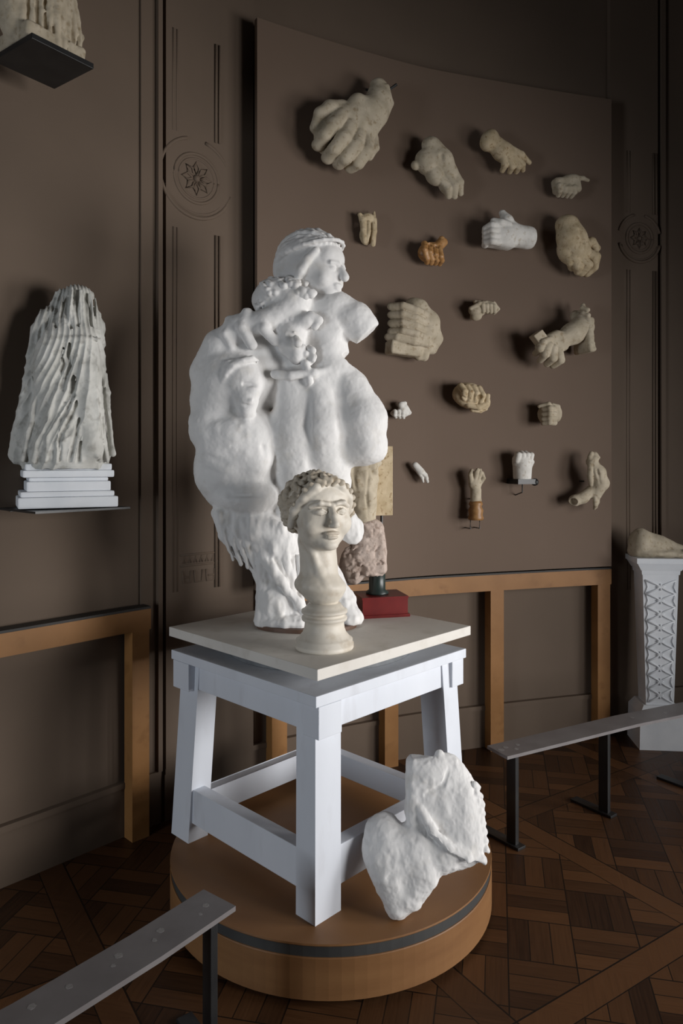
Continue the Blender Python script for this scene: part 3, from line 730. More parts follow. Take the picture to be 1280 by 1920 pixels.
to_obj('carved_block', S.mesh('c', 1.8, noise=[(2.5, 0.12, 3)]), PINKST, 712, rby, rs_, 1, rg)
S = Sculpt(6)
S.c([(682, 985, 2), (680, 940, 4), (682, 900, 4), (680, 870, 2)], [22, 25, 26, 28]); S.e((680, 868, 4), (36, 13, 28)); S.e((668, 905, 20), (15, 18, 12)); S.e((690, 930, 18), (14, 22, 12))
S.c([(655, 862, 20), (655, 895, 22), (660, 915, 22)], [6, 7, 4]); S.c([(698, 866, 22), (703, 885, 20)], [6, 5])
S.g([(662, 880, 30), (668, 925, 31), (664, 965, 26)], 2.2, 2.5); S.g([(690, 885, 30), (686, 930, 31), (690, 970, 26)], 2, 2.5)
to_obj('torso_fragment', S.mesh('c', 1.8, noise=[(2.0, 0.1, 4)]), TAUPE, 712, rby, rs_, 1, rg)
bm = bmesh.new(); zt_ = (rby - 836) * rs_; zb_ = (rby - 968) * rs_
box(bm, (0.014, 0.055, (zt_ + zb_) / 2), (0.085, 0.04, zt_ - zb_), math.radians(12)); obj('backing_slab', bm, PLASTER_Y, rg, bevel=0.004)
bm = bmesh.new(); tube(bm, [(0.01, 0.05, 0.085), (0.01, 0.05, zb_ + 0.05)], 0.006); obj('support_rod', bm, DARK, rg)

# ------------------------------------------------------------------ torso leaning on the stool
LD = 2.44; ls = LD / F; lby = HZ + (CH - PZ) / ls
S = Sculpt(9)
S.e((862, 1570, 0), (54, 74, 40), (0, 0, -18)); S.e((872, 1610, 4), (44, 44, 36)); S.b((808, 1545, 6), (40, 50, 28), (0, 0, 4), 14); S.e((850, 1520, 8), (34, 34, 26))
S.e((835, 1625, 10), (58, 34, 34), (0, 0, -18)); S.e((775, 1632, 12), (62, 44, 36), (0, 0, -12)); S.e((728, 1628, 8), (46, 44, 36)); S.e((722, 1600, 2), (32, 22, 26))
S.c([(735, 1655, 10), (748, 1692, 14)], [38, 27]); S.c([(790, 1650, 14), (770, 1680, 14)], [36, 28])
S.e((815, 1508, 20), (34, 20, 16), (0, 0, -6)); S.c([(836, 1488, 12), (842, 1505, 20), (826, 1522, 26), (800, 1540, 30)], [9, 9, 7, 5], k=4)
S.g([(770, 1560, 36), (778, 1588, 40), (780, 1600, 40)], 4, 5); S.g([(748, 1576, 30), (770, 1592, 40), (778, 1602, 42)], 3.5, 4)
S.c([(792, 1560, 34), (812, 1590, 42), (840, 1612, 44), (872, 1626, 40), (905, 1636, 24)], [6, 9, 9, 9, 6], k=6)
S.g([(800, 1586, 44), (828, 1612, 50), (862, 1630, 46), (900, 1642, 30)], 4, 4)
S.g([(852, 1500, 34), (838, 1525, 36), (802, 1540, 36)], 3, 3)
for i in range(8): S.c([(900 + i * 1.5, 1530 + i * 13, 20), (909 + i * 1.0, 1536 + i * 13, 14)], [6, 5], k=2)
for i in range(4): S.g([(718 + i * 11, 1662 + i * 3, 50 - i), (734 + i * 7, 1700, 42)], 2.2, 7)
S.g([(728, 1652, 48), (755, 1640, 52), (790, 1634, 52)], 3, 9)
V, Q = S.mesh('t', 1.8, noise=[(5, 0.04, 2), (2.0, 0.12, 3), (1.0, 0.3, 4)])
# tilt it back so that it leans on the stool
dy = (V[:, 1].max() - V[:, 1]); V[:, 2] -= dy * 0.50 - 8; V[:, 1] = V[:, 1].max() - dy * 1.06
mx_ = V[:, 1].max()
t = empty('leaning_torso', ((800 - 640) / F * 2.37, 2.37, PZ), 0, 'white plaster torso fragment leaning against the stool leg on the round platform', 'sculpture')
to_obj('plaster_torso', (V, Q), PLASTER, 800, mx_, ls, 1.0, t)

# ------------------------------------------------------------------ draped marble figure on its bracket
def wall_item(px, py, off):
    """point in front of the wall and the wall's turn there"""
    s = S_(px, off); p, n = at_s(s, off)
    return Vector((p[0], p[1], z_of(py, p[1]))), math.atan2(n[0], -n[1]), p[1], n
loc, rz, d, n = wall_item(122, 950, 0.16)
sd = d / F
rzs = rz * 0.55
gsh = empty('wall_shelf', loc, rz, 'thin dark metal shelf on the left wall under the draped figure', 'shelf')
bm = bmesh.new(); box(bm, (0, 0.0, -0.006), (0.38, 0.32, 0.008)); obj('plate', bm, DARK, gsh)
bm = bmesh.new(); box(bm, (0, 0.150, -0.014), (0.30, 0.006, 0.010)); obj('wall_flange', bm, DARK, gsh)
S = Sculpt(8)
S.c([(147, 558, 0), (140, 640, 0)], [26, 52]); S.c([(140, 640, 0), (130, 760, 2), (126, 850, 4)], [52, 64, 80], k=12)
S.e((125, 840, 4), (84, 40, 66)); S.e((150, 550, 2), (26, 16, 24)); S.e((100, 606, -6), (28, 34, 26), (0, 0, 30)); S.e((172, 620, 0), (24, 50, 30)); S.e((118, 570, -8), (20, 18, 18))
S.e((152, 700, 34), (34, 90, 32)); S.e((105, 690, 24), (38, 80, 34), (0, 0, 6)); S.c([(158, 700, 52), (164, 840, 66)], [22, 20], k=14)
# mantle down the left edge
S.c([(76, 620, 0), (66, 720, 4), (54, 800, 6), (46, 850, 6)], [12, 14, 18, 20], k=6)
folds = [([(134, 545), (132, 590), (140, 640)], 4), ([(150, 548), (150, 600), (152, 636)], 4), ([(165, 552), (172, 600), (176, 640)], 4), ([(118, 562), (112, 600), (116, 632), (134, 640)], 4.5), ([(102, 590), (96, 625), (108, 640)], 4),
         ([(176, 560), (184, 610), (186, 660), (192, 720)], 5), ([(126, 640), (122, 680), (120, 730)], 4), ([(134, 642), (134, 690), (124, 735)], 4.5), ([(148, 640), (146, 690), (138, 740), (112, 780), (90, 820), (86, 860)], 5),
         ([(150, 690), (142, 745), (120, 790), (104, 830), (106, 864)], 5), ([(152, 740), (134, 785), (118, 815), (114, 860)], 4.5), ([(156, 770), (142, 815), (132, 862)], 4.5), ([(104, 740), (92, 790), (72, 830), (66, 862)], 5),
         ([(160, 800), (148, 840), (146, 864)], 4), ([(184, 740), (186, 800), (192, 860)], 5), ([(196, 700), (198, 770), (204, 850)], 5.5), ([(176, 780), (178, 830), (180, 862)], 4), ([(84, 650), (74, 740), (58, 820), (50, 860)], 5), ([(190, 640), (190, 690)], 5)]
def surf_w(x, y):
    t_ = np.clip((y - 550) / 300, 0, 1); half = 30 + 58 * t_; c0 = 148 - 22 * t_
    q = (x - c0) / half; return (24 + 48 * t_) * math.sqrt(max(0.03, 1 - min(q * q, 1))) + 6
for pts, r in folds:
    q = []
    for (x0, y0), (x1, y1) in zip(pts[:-1], pts[1:]):
        for t_ in (0, 0.5): q.append((x0 + (x1 - x0) * t_, y0 + (y1 - y0) * t_))
    q.append(pts[-1])
    S.c([(x, y, surf_w(x, y) + 2) for x, y in q], [r * 0.7] + [r] * (len(q) - 2) + [r * 1.1], k=3)
    S.g([(x - r - 2.5, y, surf_w(x, y) + 5) for x, y in q], r * 0.65, 2.5)
S.c([(100, 634, 40), (128, 642, 52), (150, 640, 56), (180, 638, 50)], [4, 5, 5, 4], k=3)
S.e((170, 852, 72), (9, 6, 12), k=2)
S.c([(112, 556, -4), (118, 548, 4), (146, 542, 4)], [8, 6, 9], k=3)
dm = empty('draped_figure', loc + Vector((0, 0, -0.002)), rzs, 'headless draped grey marble figure on the left wall shelf', 'sculpture')
def fold_fn(V):
    x, y = V[:, 0], V[:, 1]; t_ = np.clip((y - 550) / 300, 0, 1); half = 30 + 58 * t_; c0 = 148 - 22 * t_
    u = (x + np.clip(y - 735, 0, 200) * 0.45 * np.clip((172 - x) / 60, 0, 1) - c0) / half
    a = 15 * u + 1.3 * np.sin(y / 37.0) + 6 * vnoise(V * np.array([.6, 1, .6]), 0.018, 3)
    m = 0.55 + 0.9 * vnoise(V, 0.02, 8)
    return 2.6 * m * (1 - 2 * np.abs(np.sin(a)) ** 0.8)
to_obj('drapery_body', post(S.mesh('d', 1.3, noise=[(1.6, 0.07, 2), (0.8, 0.2, 5)], cut=lambda X: X[..., 1] - 878), fold_fn), MARBLE_G, 125, 950, sd, 1.0, dm)
bm = bmesh.new()
for (x0, x1, y0, y1, dd) in ((42, 212, 948, 928, .15), (46, 206, 928, 918, .14), (56, 200, 918, 900, .13), (60, 196, 900, 893, .122), (50, 206, 893, 880, .135), (54, 202, 880, 868, .13)):
    box(bm, (((x0 + x1) / 2 - 125) * sd, 0, (950 - (y0 + y1) / 2) * sd), ((x1 - x0) * sd, dd * 1.7, (y0 - y1) * sd))
obj('moulded_base', bm, MARBLE_B, dm, bevel=0.006)

# ------------------------------------------------------------------ figure on the high black bracket, upper left
loc = Vector((-1.085, 2.665, 0)); rz = math.radians(54); bz = 3.095
hb = empty('black_bracket', (loc.x, loc.y, bz), rz, 'black box bracket high on the left wall at the top corner', 'bracket')
bm = bmesh.new(); box(bm, (-0.0, -0.0, 0.010), (0.245, 0.25, 0.020)); obj('plate', bm, DARK, hb, bevel=0.002)
up = empty('draped_fragment', (loc.x, loc.y, bz + 0.0225), rz, 'cream draped sculpture cut off by the frame, on the high black bracket', 'sculpture')
S = Sculpt(8)
S.c([(0, -20, 0), (-6, -90, 0), (-10, -190, 0), (-14, -260, 0)], [44, 50, 46, 34]); S.b((-5, -14, 0), (60, 16, 50), (0, 0, 0), 8); S.e((-50, -70, 0), (40, 70, 36)); S.e((-14, -290, 0), (26, 30, 26))
for i in range(9):
    x = -60 + i * 14
    S.c([(x, -6, 46 - abs(i - 4) * 5), (x + 4 * math.sin(i), -60, 48 - abs(i - 4) * 5), (x * .7, -150, 42 - abs(i - 4) * 4)], [6, 7, 5], k=3)
    S.g([(x + 7, -6, 50 - abs(i - 4) * 5), (x + 6, -80, 52 - abs(i - 4) * 5)], 3, 3)
S.c([(55, -10, 0), (50, -60, 10), (38, -120, 14)], [10, 9, 7], k=4)
to_obj('drapery_body', S.mesh('u', 2.2, noise=[(4, 0.05, 4), (2, 0.15, 5)], cut=lambda X: X[..., 1]), TAUPE, -2, 0, 2.7 / F, 1.0, up)

# ------------------------------------------------------------------ ornate pillar at the right with a foot on it
KD = 4.27; ks = KD / F
kz = lambda y: CH - (y - HZ) * ks
kx = (1229 - 640) * ks
KR = math.radians(-5)
pil = empty('carved_pillar', (kx, KD, 0), KR, 'narrow white marble pillar carved with interlaced pattern, at right edge', 'pillar')
def frus(bm, w0, d0, z0, w1, d1, z1):
    hexa(bm, [(-w0 / 2, -d0 / 2, z0), (w0 / 2, -d0 / 2, z0), (w0 / 2, d0 / 2, z0), (-w0 / 2, d0 / 2, z0)], [(-w1 / 2, -d1 / 2, z1), (w1 / 2, -d1 / 2, z1), (w1 / 2, d1 / 2, z1), (-w1 / 2, d1 / 2, z1)])
bm = bmesh.new(); frus(bm, .255, .235, 0, .245, .225, .20); frus(bm, .245, .225, .20, .19, .17, .245); obj('plinth_block', bm, MARBLE_B, pil, bevel=0.004)
bm = bmesh.new(); frus(bm, .155, .14, .24, .20, .165, 1.0); obj('shaft', bm, MARBLE_B, pil, bevel=0.003)
bm = bmesh.new(); frus(bm, .21, .175, .995, .215, .18, 1.02); frus(bm, .225, .19, 1.02, .27, .215, 1.06); frus(bm, .28, .225, 1.06, .28, .225, 1.09); obj('capital', bm, MARBLE_B, pil, bevel=0.003)
bm = bmesh.new()
rnd = random.Random(2)
for i in range(9):
    z0 = 0.30 + i * 0.078; zc = z0
    w = 0.5 * (0.155 + (0.20 - 0.155) * (zc - .24) / .76) - 0.012; yy = -0.5 * (0.14 + .025 * (zc - .24) / .76) - 0.001
    q = lambda a, b: (a * w, yy - 0.0015, zc + b * 0.039)
    tube(bm, [q(-1, -1), q(-.4, -.5), q(.3, .4), q(1, 1)], 0.0055, 6); tube(bm, [q(1, -1), q(.4, -.5), q(-.3, .4), q(-1, 1)], 0.0055, 6)
    tube(bm, [q(-1, -1), q(-.85, 0), q(-1, 1)], 0.0045, 6); tube(bm, [q(1, -1), q(.85, 0), q(1, 1)], 0.0045, 6)
    for a in (0, 1.57, 3.14, 4.71): tube(bm, [q(.0, 0), q(.28 * math.cos(a), .5 * math.sin(a) + .0)], 0.005, 6)
obj('interlace_relief', bm, MARBLE_B, pil, smooth=True)
ft = empty('foot_sculpture', (kx, KD, 1.09), KR, 'cream plaster foot lying on top of the carved pillar', 'sculpture')
S = Sculpt(8)
S.e((-22, -26, 0), (24, 24, 26)); S.c([(-26, -14, 0), (0, -16, 0), (40, -10, 0), (70, -7, 0)], [20, 20, 13, 8]); S.e((4, -8, 0), (52, 10, 30)); S.e((50, -6, 0), (36, 9, 28))
S.c([(-22, -36, 0), (20, -22, 0), (60, -12, 0)], [14, 14, 8])
for i, wv in enumerate((-18, -9, 0, 9, 19)): S.c([(58, -9, wv), (80, -6, wv * 1.1)], [6.5, 5.5], k=2)
to_obj('foot_body', S.mesh('f', 1.6, noise=[(2, 0.1, 3)], cut=lambda X: X[..., 1]), TAUPE, 8, 0, ks, 0.9, ft)

# ------------------------------------------------------------------ low barriers
def barrier(label, pts, posts, zt=0.42, w=0.13, foot_dir=(0, 1)):
    t = empty('low_barrier', (pts[0][0], pts[0][1], 0), 0, label, 'barrier')
    inv = Matrix.Translation(t.location).inverted()
    bm = bmesh.new(); P = [Vector((a, b, 0)) for a, b in pts]; prev = None
    for i, p in enumerate(P):
        dd = (P[min(i + 1, len(P) - 1)] - P[max(i - 1, 0)]).normalized(); nn = Vector((-dd.y, dd.x, 0)) * w / 2
        r = [bm.verts.new(p - nn + Vector((0, 0, zt - .014))), bm.verts.new(p + nn + Vector((0, 0, zt - .014))), bm.verts.new(p + nn + Vector((0, 0, zt))), bm.verts.new(p - nn + Vector((0, 0, zt)))]
        if prev:
            for k in range(4): bm.faces.new((prev[k], prev[(k + 1) % 4], r[(k + 1) % 4], r[k]))
        else: bm.faces.new(r[::-1])
        prev = r
    bm.faces.new(prev); bm.transform(inv); strip = obj('sign_strip', bm, SIGN, t, bevel=0.002)
    for (x, y, fx, fy) in posts:
        a = math.atan2(fy, fx)
        bm = bmesh.new(); box(bm, (x, y, (zt - .014) / 2), (0.05, 0.022, zt - .014), a); bm.transform(inv); po = obj('post', bm, DARK, t, bevel=0.002)
        bm = bmesh.new(); box(bm, (x + fx * 0.06, y + fy * 0.06, 0.006), (0.22, 0.05, 0.012), a); bm.transform(inv); obj('foot_plate', bm, DARK, po, bevel=0.002)
    return t, strip
b1, sp1 = barrier('low black barrier with grey sign strip in front of the carved pillar', [(0.66, 3.10), (0.98, 3.27), (1.35, 3.47), (1.80, 3.68), (2.30, 3.86)],
        [(0.735, 3.14, -0.6, 0.8), (1.23, 3.42, -0.6, 0.8), (1.755, 3.67, -0.6, 0.8), (2.2, 3.83, -0.5, 0.85)])
b2, sp2 = barrier('low black barrier with grey sign strip in the lower left foreground', [(-0.345, 2.065), (-0.50, 1.86), (-0.70, 1.62), (-0.98, 1.33), (-1.20, 1.14)],
        [(-0.365, 2.03, -0.6, 0.8), (-0.95, 1.37, -0.6, 0.8)])
bm = bmesh.new()
rnd = random.Random(9)
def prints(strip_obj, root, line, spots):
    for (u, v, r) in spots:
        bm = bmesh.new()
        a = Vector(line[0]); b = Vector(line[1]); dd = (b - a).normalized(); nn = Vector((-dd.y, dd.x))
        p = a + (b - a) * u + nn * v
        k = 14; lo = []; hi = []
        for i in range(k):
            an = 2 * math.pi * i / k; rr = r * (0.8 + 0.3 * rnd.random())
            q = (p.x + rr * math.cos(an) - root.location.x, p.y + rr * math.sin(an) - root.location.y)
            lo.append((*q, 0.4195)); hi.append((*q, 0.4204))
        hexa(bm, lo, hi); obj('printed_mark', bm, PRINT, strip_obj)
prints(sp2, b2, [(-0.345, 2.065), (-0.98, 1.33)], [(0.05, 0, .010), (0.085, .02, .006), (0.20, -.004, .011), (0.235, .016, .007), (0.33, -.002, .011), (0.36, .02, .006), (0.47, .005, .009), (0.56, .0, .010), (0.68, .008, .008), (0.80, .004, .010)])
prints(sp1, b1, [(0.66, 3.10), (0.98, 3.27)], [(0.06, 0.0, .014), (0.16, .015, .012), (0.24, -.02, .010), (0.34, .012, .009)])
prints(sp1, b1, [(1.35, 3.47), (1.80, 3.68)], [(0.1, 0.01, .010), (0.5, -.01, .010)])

# ------------------------------------------------------------------ casts hanging on the panel
GROUP = 'casts of hands and feet on the panel'
def cast(name, label, px, py, mat, build, part='cast_body', vox=1.0, noise=((1.0, 0.08, 1), (0.35, 0.3, 2)), pin=True, k=2.5, cat='sculpture'):
    s = S_(px, PO); p, n = at_s(s, PO); d = p[1]; rz = math.atan2(n[0], -n[1])
    sc = d / F; gx = 1.0 / (math.cos(rz) - (p[0] / d) * math.sin(rz))
    root = empty(name, (p[0], p[1], z_of(py, d)), rz, label, cat, GROUP)
    S = Sculpt(k); build(S)
    to_obj(part, S.mesh(name, vox, noise=noise), mat, px, py, sc, gx, root)
    if pin:
        bm = bmesh.new(); tube(bm, [(0, 0.004, 0), (0, -14 * sc, 0)], 0.004, 8); obj('mounting_pin', bm, DARK, root)
    return root, sc, gx
def fing(S, pts, r0, r1, k=None):
    n = len(pts); S.c(pts, [r0 + (r1 - r0) * i / (n - 1) + (r0 * 0.06 if i % 2 else 0) for i in range(n)], k=1.6 if k is None else k)

# 1 the big hand hanging down, fingers bent
def f(S):
    S.c([(692, 166, 36), (690, 190, 40), (678, 215, 42)], [15, 20, 26], k=6)
    S.b((655, 240, 42), (36, 38, 17), (0, 0, 32), 14, k=10); S.e((645, 250, 46), (38, 34, 20), k=8); S.e((624, 244, 40), (28, 24, 20), k=8)
    S.e((692, 210, 30), (20, 30, 22), (0, 0, 10), k=8); S.e((602, 262, 32), (26, 30, 20), k=8); S.e((605, 285, 30), (28, 30, 16), k=6); S.e((635, 300, 30), (30, 26, 16), k=6)
    S.c([(622, 222, 40), (600, 232, 44), (585, 246, 42), (578, 270, 34)], [11, 12.5, 12, 10], k=4)
    fing(S, [(616, 246, 52), (600, 268, 60), (586, 288, 54), (582, 300, 36)], 13, 10.5)
    fing(S, [(630, 262, 56), (614, 290, 66), (600, 312, 58), (598, 320, 38)], 12.5, 10.5)
    fing(S, [(644, 276, 56), (634, 300, 67), (620, 324, 58), (617, 326, 38)], 12, 10.5)
    fing(S, [(662, 280, 52), (655, 305, 63), (644, 326, 54), (640, 328, 36)], 12, 10)
    fing(S, [(678, 268, 44), (678, 288, 48), (671, 304, 42)], 9, 7)
    for a in (((626, 262, 60), (640, 235, 58)), ((644, 272, 62), (655, 240, 60)), ((662, 272, 58), (672, 235, 58))): S.c(list(a), [4, 2.5], k=6)
    S.c([(700, 170, 50), (708, 195, 42), (702, 225, 36)], [5, 9, 6], k=3)
r_, sc, gx = cast('large_hand_cast', 'largest hand cast hanging wrist up with bent fingers, top left of the panel', 645, 245, TAUPE, f, vox=1.6)
bm = bmesh.new(); tube(bm, [(48 * sc, 0.0, 88 * sc), (62 * sc, -46 * sc, 66 * sc), (84 * sc, -50 * sc, 84 * sc)], 0.007); obj('iron_spike', bm, DARK, r_)
# 2 clenched foot
def f(S):
    S.c([(795, 287, 28), (812, 312, 32), (826, 334, 30)], [16, 19, 17], k=6); S.e((789, 318, 26), (20, 24, 20), (0, 0, -20), k=6); S.e((802, 340, 28), (16, 20, 16), (0, 0, -25))
    fing(S, [(830, 328, 34), (843, 350, 36), (850, 366, 26)], 9, 6); fing(S, [(820, 340, 36), (832, 358, 40), (838, 374, 28)], 8.5, 6)
    fing(S, [(812, 350, 34), (822, 364, 36), (828, 375, 26)], 8, 5.5); S.e((824, 355, 28), (14, 20, 14), (0, 0, -25))
    S.g([(803, 312, 50), (808, 335, 50), (812, 355, 48)], 3, 4)
    S.e((770, 325, 22), (8, 9, 8))
cast('clenched_hand_cast', 'cream clenched hand cast with wrist up, right of the largest hand', 812, 328, TAUPE, f, vox=1.2)
# 3 foot with toes lower right
def f(S):
    S.c([(908, 268, 26), (902, 284, 26)], [11, 14], k=5); S.c([(904, 276, 26), (928, 296, 28), (945, 306, 28)], [14, 17, 15], k=5)
    fing(S, [(935, 292, 34), (958, 300, 34), (978, 308, 26)], 8, 4.5)
    fing(S, [(948, 304, 34), (962, 316, 32), (968, 322, 22)], 6.5, 4.5); fing(S, [(942, 308, 36), (954, 322, 34), (956, 327, 22)], 6.5, 4.5)
    fing(S, [(934, 308, 36), (942, 324, 34), (944, 329, 22)], 6.5, 4.5); fing(S, [(926, 306, 34), (930, 322, 32), (930, 328, 22)], 6.5, 4.5)
cast('open_hand_cast', 'yellowish hand cast with forefinger pointing right, uppermost right of the panel', 930, 295, PLASTER_Y, f)
# 4 small pointing hand
def f(S):
    S.b((1050, 356, 20), (24, 15, 11), (0, 0, -10), 7, k=4); S.e((1056, 344, 22), (18, 9, 10), (0, 0, -15))
    fing(S, [(1064, 342, 24), (1078, 340, 24), (1090, 341, 20)], 5, 3)
    for i in range(4): fing(S, [(1032 + i * 9, 360, 28), (1033 + i * 9, 370, 28), (1036 + i * 8, 375, 18)], 5, 3.6, k=1)
    fing(S, [(1044, 364, 30), (1058, 362, 30), (1068, 360, 26)], 4.5, 3.5)
cast('pointing_hand_cast', 'small beige hand cast, finger pointing right at the panel\'s right edge, highest there', 1053, 357, TAUPE, f, vox=0.9)
# 5 slender pair of fingers
def f(S):
    S.e((682, 414, 16), (12, 10, 9), k=3); fing(S, [(672, 418, 18), (672, 438, 20), (675, 459, 18)], 6, 4.5, 1); fing(S, [(691, 416, 18), (691, 438, 20), (691, 461, 16)], 5.5, 4.5, 1)
    fing(S, [(680, 424, 22), (679, 440, 24), (678, 458, 20)], 4, 3, 1); S.c([(692, 412, 16), (694, 400, 15)], [4, 2]); S.e((682, 444, 8), (12, 18, 6)); S.c([(667, 410, 16), (670, 422, 18)], [4, 4])
cast('slender_hand_cast', 'small narrow yellowed hand cast with fingers straight down, beside the topmost head', 681, 433, PLASTER_Y, f, vox=0.8)
# 6 amber coloured fist
def f(S):
    S.e((797, 478, 18), (22, 19, 15), (0, 0, -25), k=4); S.c([(806, 470, 20), (820, 456, 18)], [10, 9]); 
    for i in range(4): fing(S, [(782 + i * 9, 466 + i * 2, 28), (778 + i * 10, 480 + i * 3, 36), (786 + i * 9, 494, 30), (790 + i * 8, 498, 20)], 5.5, 4, 1)
    S.e((790, 467, 34), (4.5, 5, 5), sub=True, k=1.5); S.e((802, 469, 34), (5.5, 4.5, 5), sub=True, k=1.5); S.c([(818, 450, 20), (826, 456, 16)], [5, 4])
cast('amber_fist_cast', 'small amber-brown clenched fist, the only orange-toned cast', 796, 478, BROWN, f, vox=0.9)
# 7 white fist, wrist to the right
def f(S):
    S.c([(972, 450, 28), (950, 448, 28), (930, 450, 30)], [21, 20, 24], k=5); S.b((922, 452, 30), (26, 22, 18), (0, 0, 3), 9, k=6); S.c([(945, 440, 32), (932, 424, 34), (926, 410, 30)], [12, 10, 6], k=4)
    for i in range(4): fing(S, [(912, 438 + i * 10, 42), (900, 440 + i * 9.5, 46), (893, 444 + i * 8, 36), (898, 446 + i * 8, 22)], 7, 5, 1)
    S.b((1000, 450, 28), (18, 40, 40), (0, 0, 0), 1, k=1, sub=True)
    fing(S, [(928, 436, 46), (914, 434, 48), (904, 430, 42)], 7, 5, 1.5)
cast('white_fist_cast', 'chalk white fist with cut wrist pointing right, in the panel\'s second row', 936, 445, PLASTER_W, f, vox=1.1)
# 8 drooping hand with curled fingers
def f(S):
    S.c([(1046, 434, 30), (1052, 458, 34), (1062, 480, 34)], [20, 24, 22], k=6); S.e((1050, 480, 28), (20, 26, 18), (0, 0, -20))
    fing(S, [(1070, 470, 36), (1084, 462, 40), (1096, 472, 36), (1094, 484, 26)], 8, 6); fing(S, [(1074, 482, 38), (1090, 490, 42), (1094, 506, 32), (1086, 516, 22)], 9, 7)
    fing(S, [(1064, 492, 40), (1076, 506, 42), (1072, 518, 30)], 9, 7); fing(S, [(1052, 494, 40), (1060, 510, 40), (1066, 516, 28)], 8.5, 6.5); fing(S, [(1044, 486, 36), (1048, 502, 36), (1056, 510, 26)], 7.5, 6)
    S.g([(1052, 450, 58), (1060, 470, 56)], 2, 5)
cast('drooping_hand_cast', 'drooping yellow-beige hand cast with curled ring-like fingers, right end of the second row', 1062, 472, PLASTER_Y, f, vox=1.2)
# 9 large hand with fingers laid across
def f(S):
    S.b((768, 625, 26), (32, 40, 14), (0, 0, 5), 12, k=6); S.c([(766, 582, 28), (786, 606, 32), (800, 636, 26), (798, 655, 20)], [18, 18, 14, 10], k=6)
    S.c([(760, 575, 26), (772, 578, 28)], [11, 12], k=5)
    for i, y in enumerate((590, 604, 618, 632)):
        fing(S, [(778, y + 8, 42), (752, y + 2, 50), (732, y - 5 + i, 46), (720, y - 5 + i, 30)], 8.0, 6.8, 1)
    fing(S, [(778, 648, 42), (752, 647, 46), (725, 642, 40), (716, 640, 28)], 8, 7, 1); S.b((742, 660, 28), (28, 12, 14), (0, 0, 4), 4, k=3); S.e((780, 668, 28), (9, 12, 10), k=3)
    S.e((782, 626, 44), (12, 16, 8), k=3); S.g([(792, 616, 52), (795, 632, 48), (784, 646, 46)], 3, 2)
    S.c([(735, 656, 30), (762, 660, 32), (770, 672, 28)], [12, 11, 7], k=4)
cast('wrapped_hand_cast', 'large beige hand cast with fingers laid across in parallel, beside the plaster arm stump', 762, 622, TAUPE, f, vox=1.3)
# 10 small clasped hands
def f(S):
    S.e((886, 586, 18), (16, 12, 11), (0, 0, -10)); S.e((908, 580, 18), (15, 12, 11)); 
    for i in range(4): fing(S, [(880 + i * 7, 572, 22), (890 + i * 7, 578, 29), (892 + i * 7, 590, 28)], 4.2, 3.4, 1)
    fing(S, [(872, 584, 22), (884, 576, 28), (898, 572, 26)], 4, 3, 1); fing(S, [(914, 572, 22), (922, 582, 22), (916, 590, 20)], 4, 3.2, 1); S.e((884, 598, 16), (10, 7, 9))
cast('clasped_hands_cast', 'small pale beige clasped hands cast at the middle of the panel', 896, 584, TAUPE, f, vox=0.85)
# 11 forearm with hand holding a block
def f(S):
    S.c([(1066, 618, 40), (1048, 632, 42), (1028, 645, 42)], [21, 19, 15], k=5); S.b((1012, 652, 42), (21, 20, 14), (0, 0, -28), 9, k=5)
    fing(S, [(1018, 664, 50), (1022, 682, 50), (1016, 690, 36)], 7.5, 6, 1); fing(S, [(1006, 662, 54), (1006, 680, 54), (1004, 688, 38)], 7.5, 6, 1)
    fing(S, [(998, 656, 54), (992, 674, 54), (992, 682, 38)], 7.5, 6, 1); fing(S, [(994, 650, 52), (984, 664, 52), (984, 670, 36)], 7, 5.5, 1); fing(S, [(1000, 646, 54), (988, 652, 56), (982, 660, 48)], 6, 5, 1)
r_, sc, gx = cast('arm_and_hand_cast', 'forearm cast reaching left, hand gripping a small square block, ragged sleeve at the elbow', 1030, 645, TAUPE, f, vox=1.1)
S = Sculpt(2); S.b((985, 643, 46), (10, 10, 9), (0, 0, -38), 1.5)
to_obj('gripped_block', S.mesh('b', 0.9), TAUPE, 1030, 645, sc, gx, r_)
S = Sculpt(3); S.b((1073, 634, 36), (7, 32, 26), (0, 0, -3), 5); S.c([(1062, 596, 30), (1074, 600, 36), (1074, 576, 32)], [10, 10, 4]); S.c([(1058, 612, 30), (1066, 600, 44)], [8, 9])
for i in range(8): S.c([(1060 + i * 2.2, 585 + i * 10, 52), (1066 + i * 1.6, 590 + i * 10, 58), (1072, 586 + i * 10, 48)], [4, 4, 3], k=1.5)
S.g([(1078, 618, 60), (1080, 640, 60), (1076, 658, 56)], 3, 2); S.g([(1068, 590, 56), (1072, 606, 56)], 2.5, 2)
to_obj('sleeve', S.mesh('b', 1.1, noise=((1.5, 0.15, 2),)), TAUPE, 1030, 645, sc, gx, r_)
# 12 round cluster
def f(S):
    S.e((868, 744, 24), (30, 24, 19), (0, 0, 14), k=4); S.e((890, 755, 24), (16, 18, 15))
    for i in range(4): fing(S, [(848 + i * 11, 728 + i, 34), (850 + i * 11, 738 + i * 2, 43), (852 + i * 10, 750 + i * 2, 38)], 6, 5, 1)
    fing(S, [(862, 762, 34), (878, 766, 38), (892, 758, 40), (898, 744, 32)], 5.5, 4.5, 1); fing(S, [(872, 770, 28), (886, 772, 28), (898, 768, 26)], 4.5, 3.5, 1)
    S.e((876, 748, 46), (5, 5, 6), sub=True, k=1.5); S.g([(846, 748, 42), (868, 756, 46)], 2, 2)
cast('cupped_hands_cast', 'rounded yellowish cast of two cupped hands, beneath the centre of the panel', 870, 746, PLASTER_Y, f, vox=1.0)
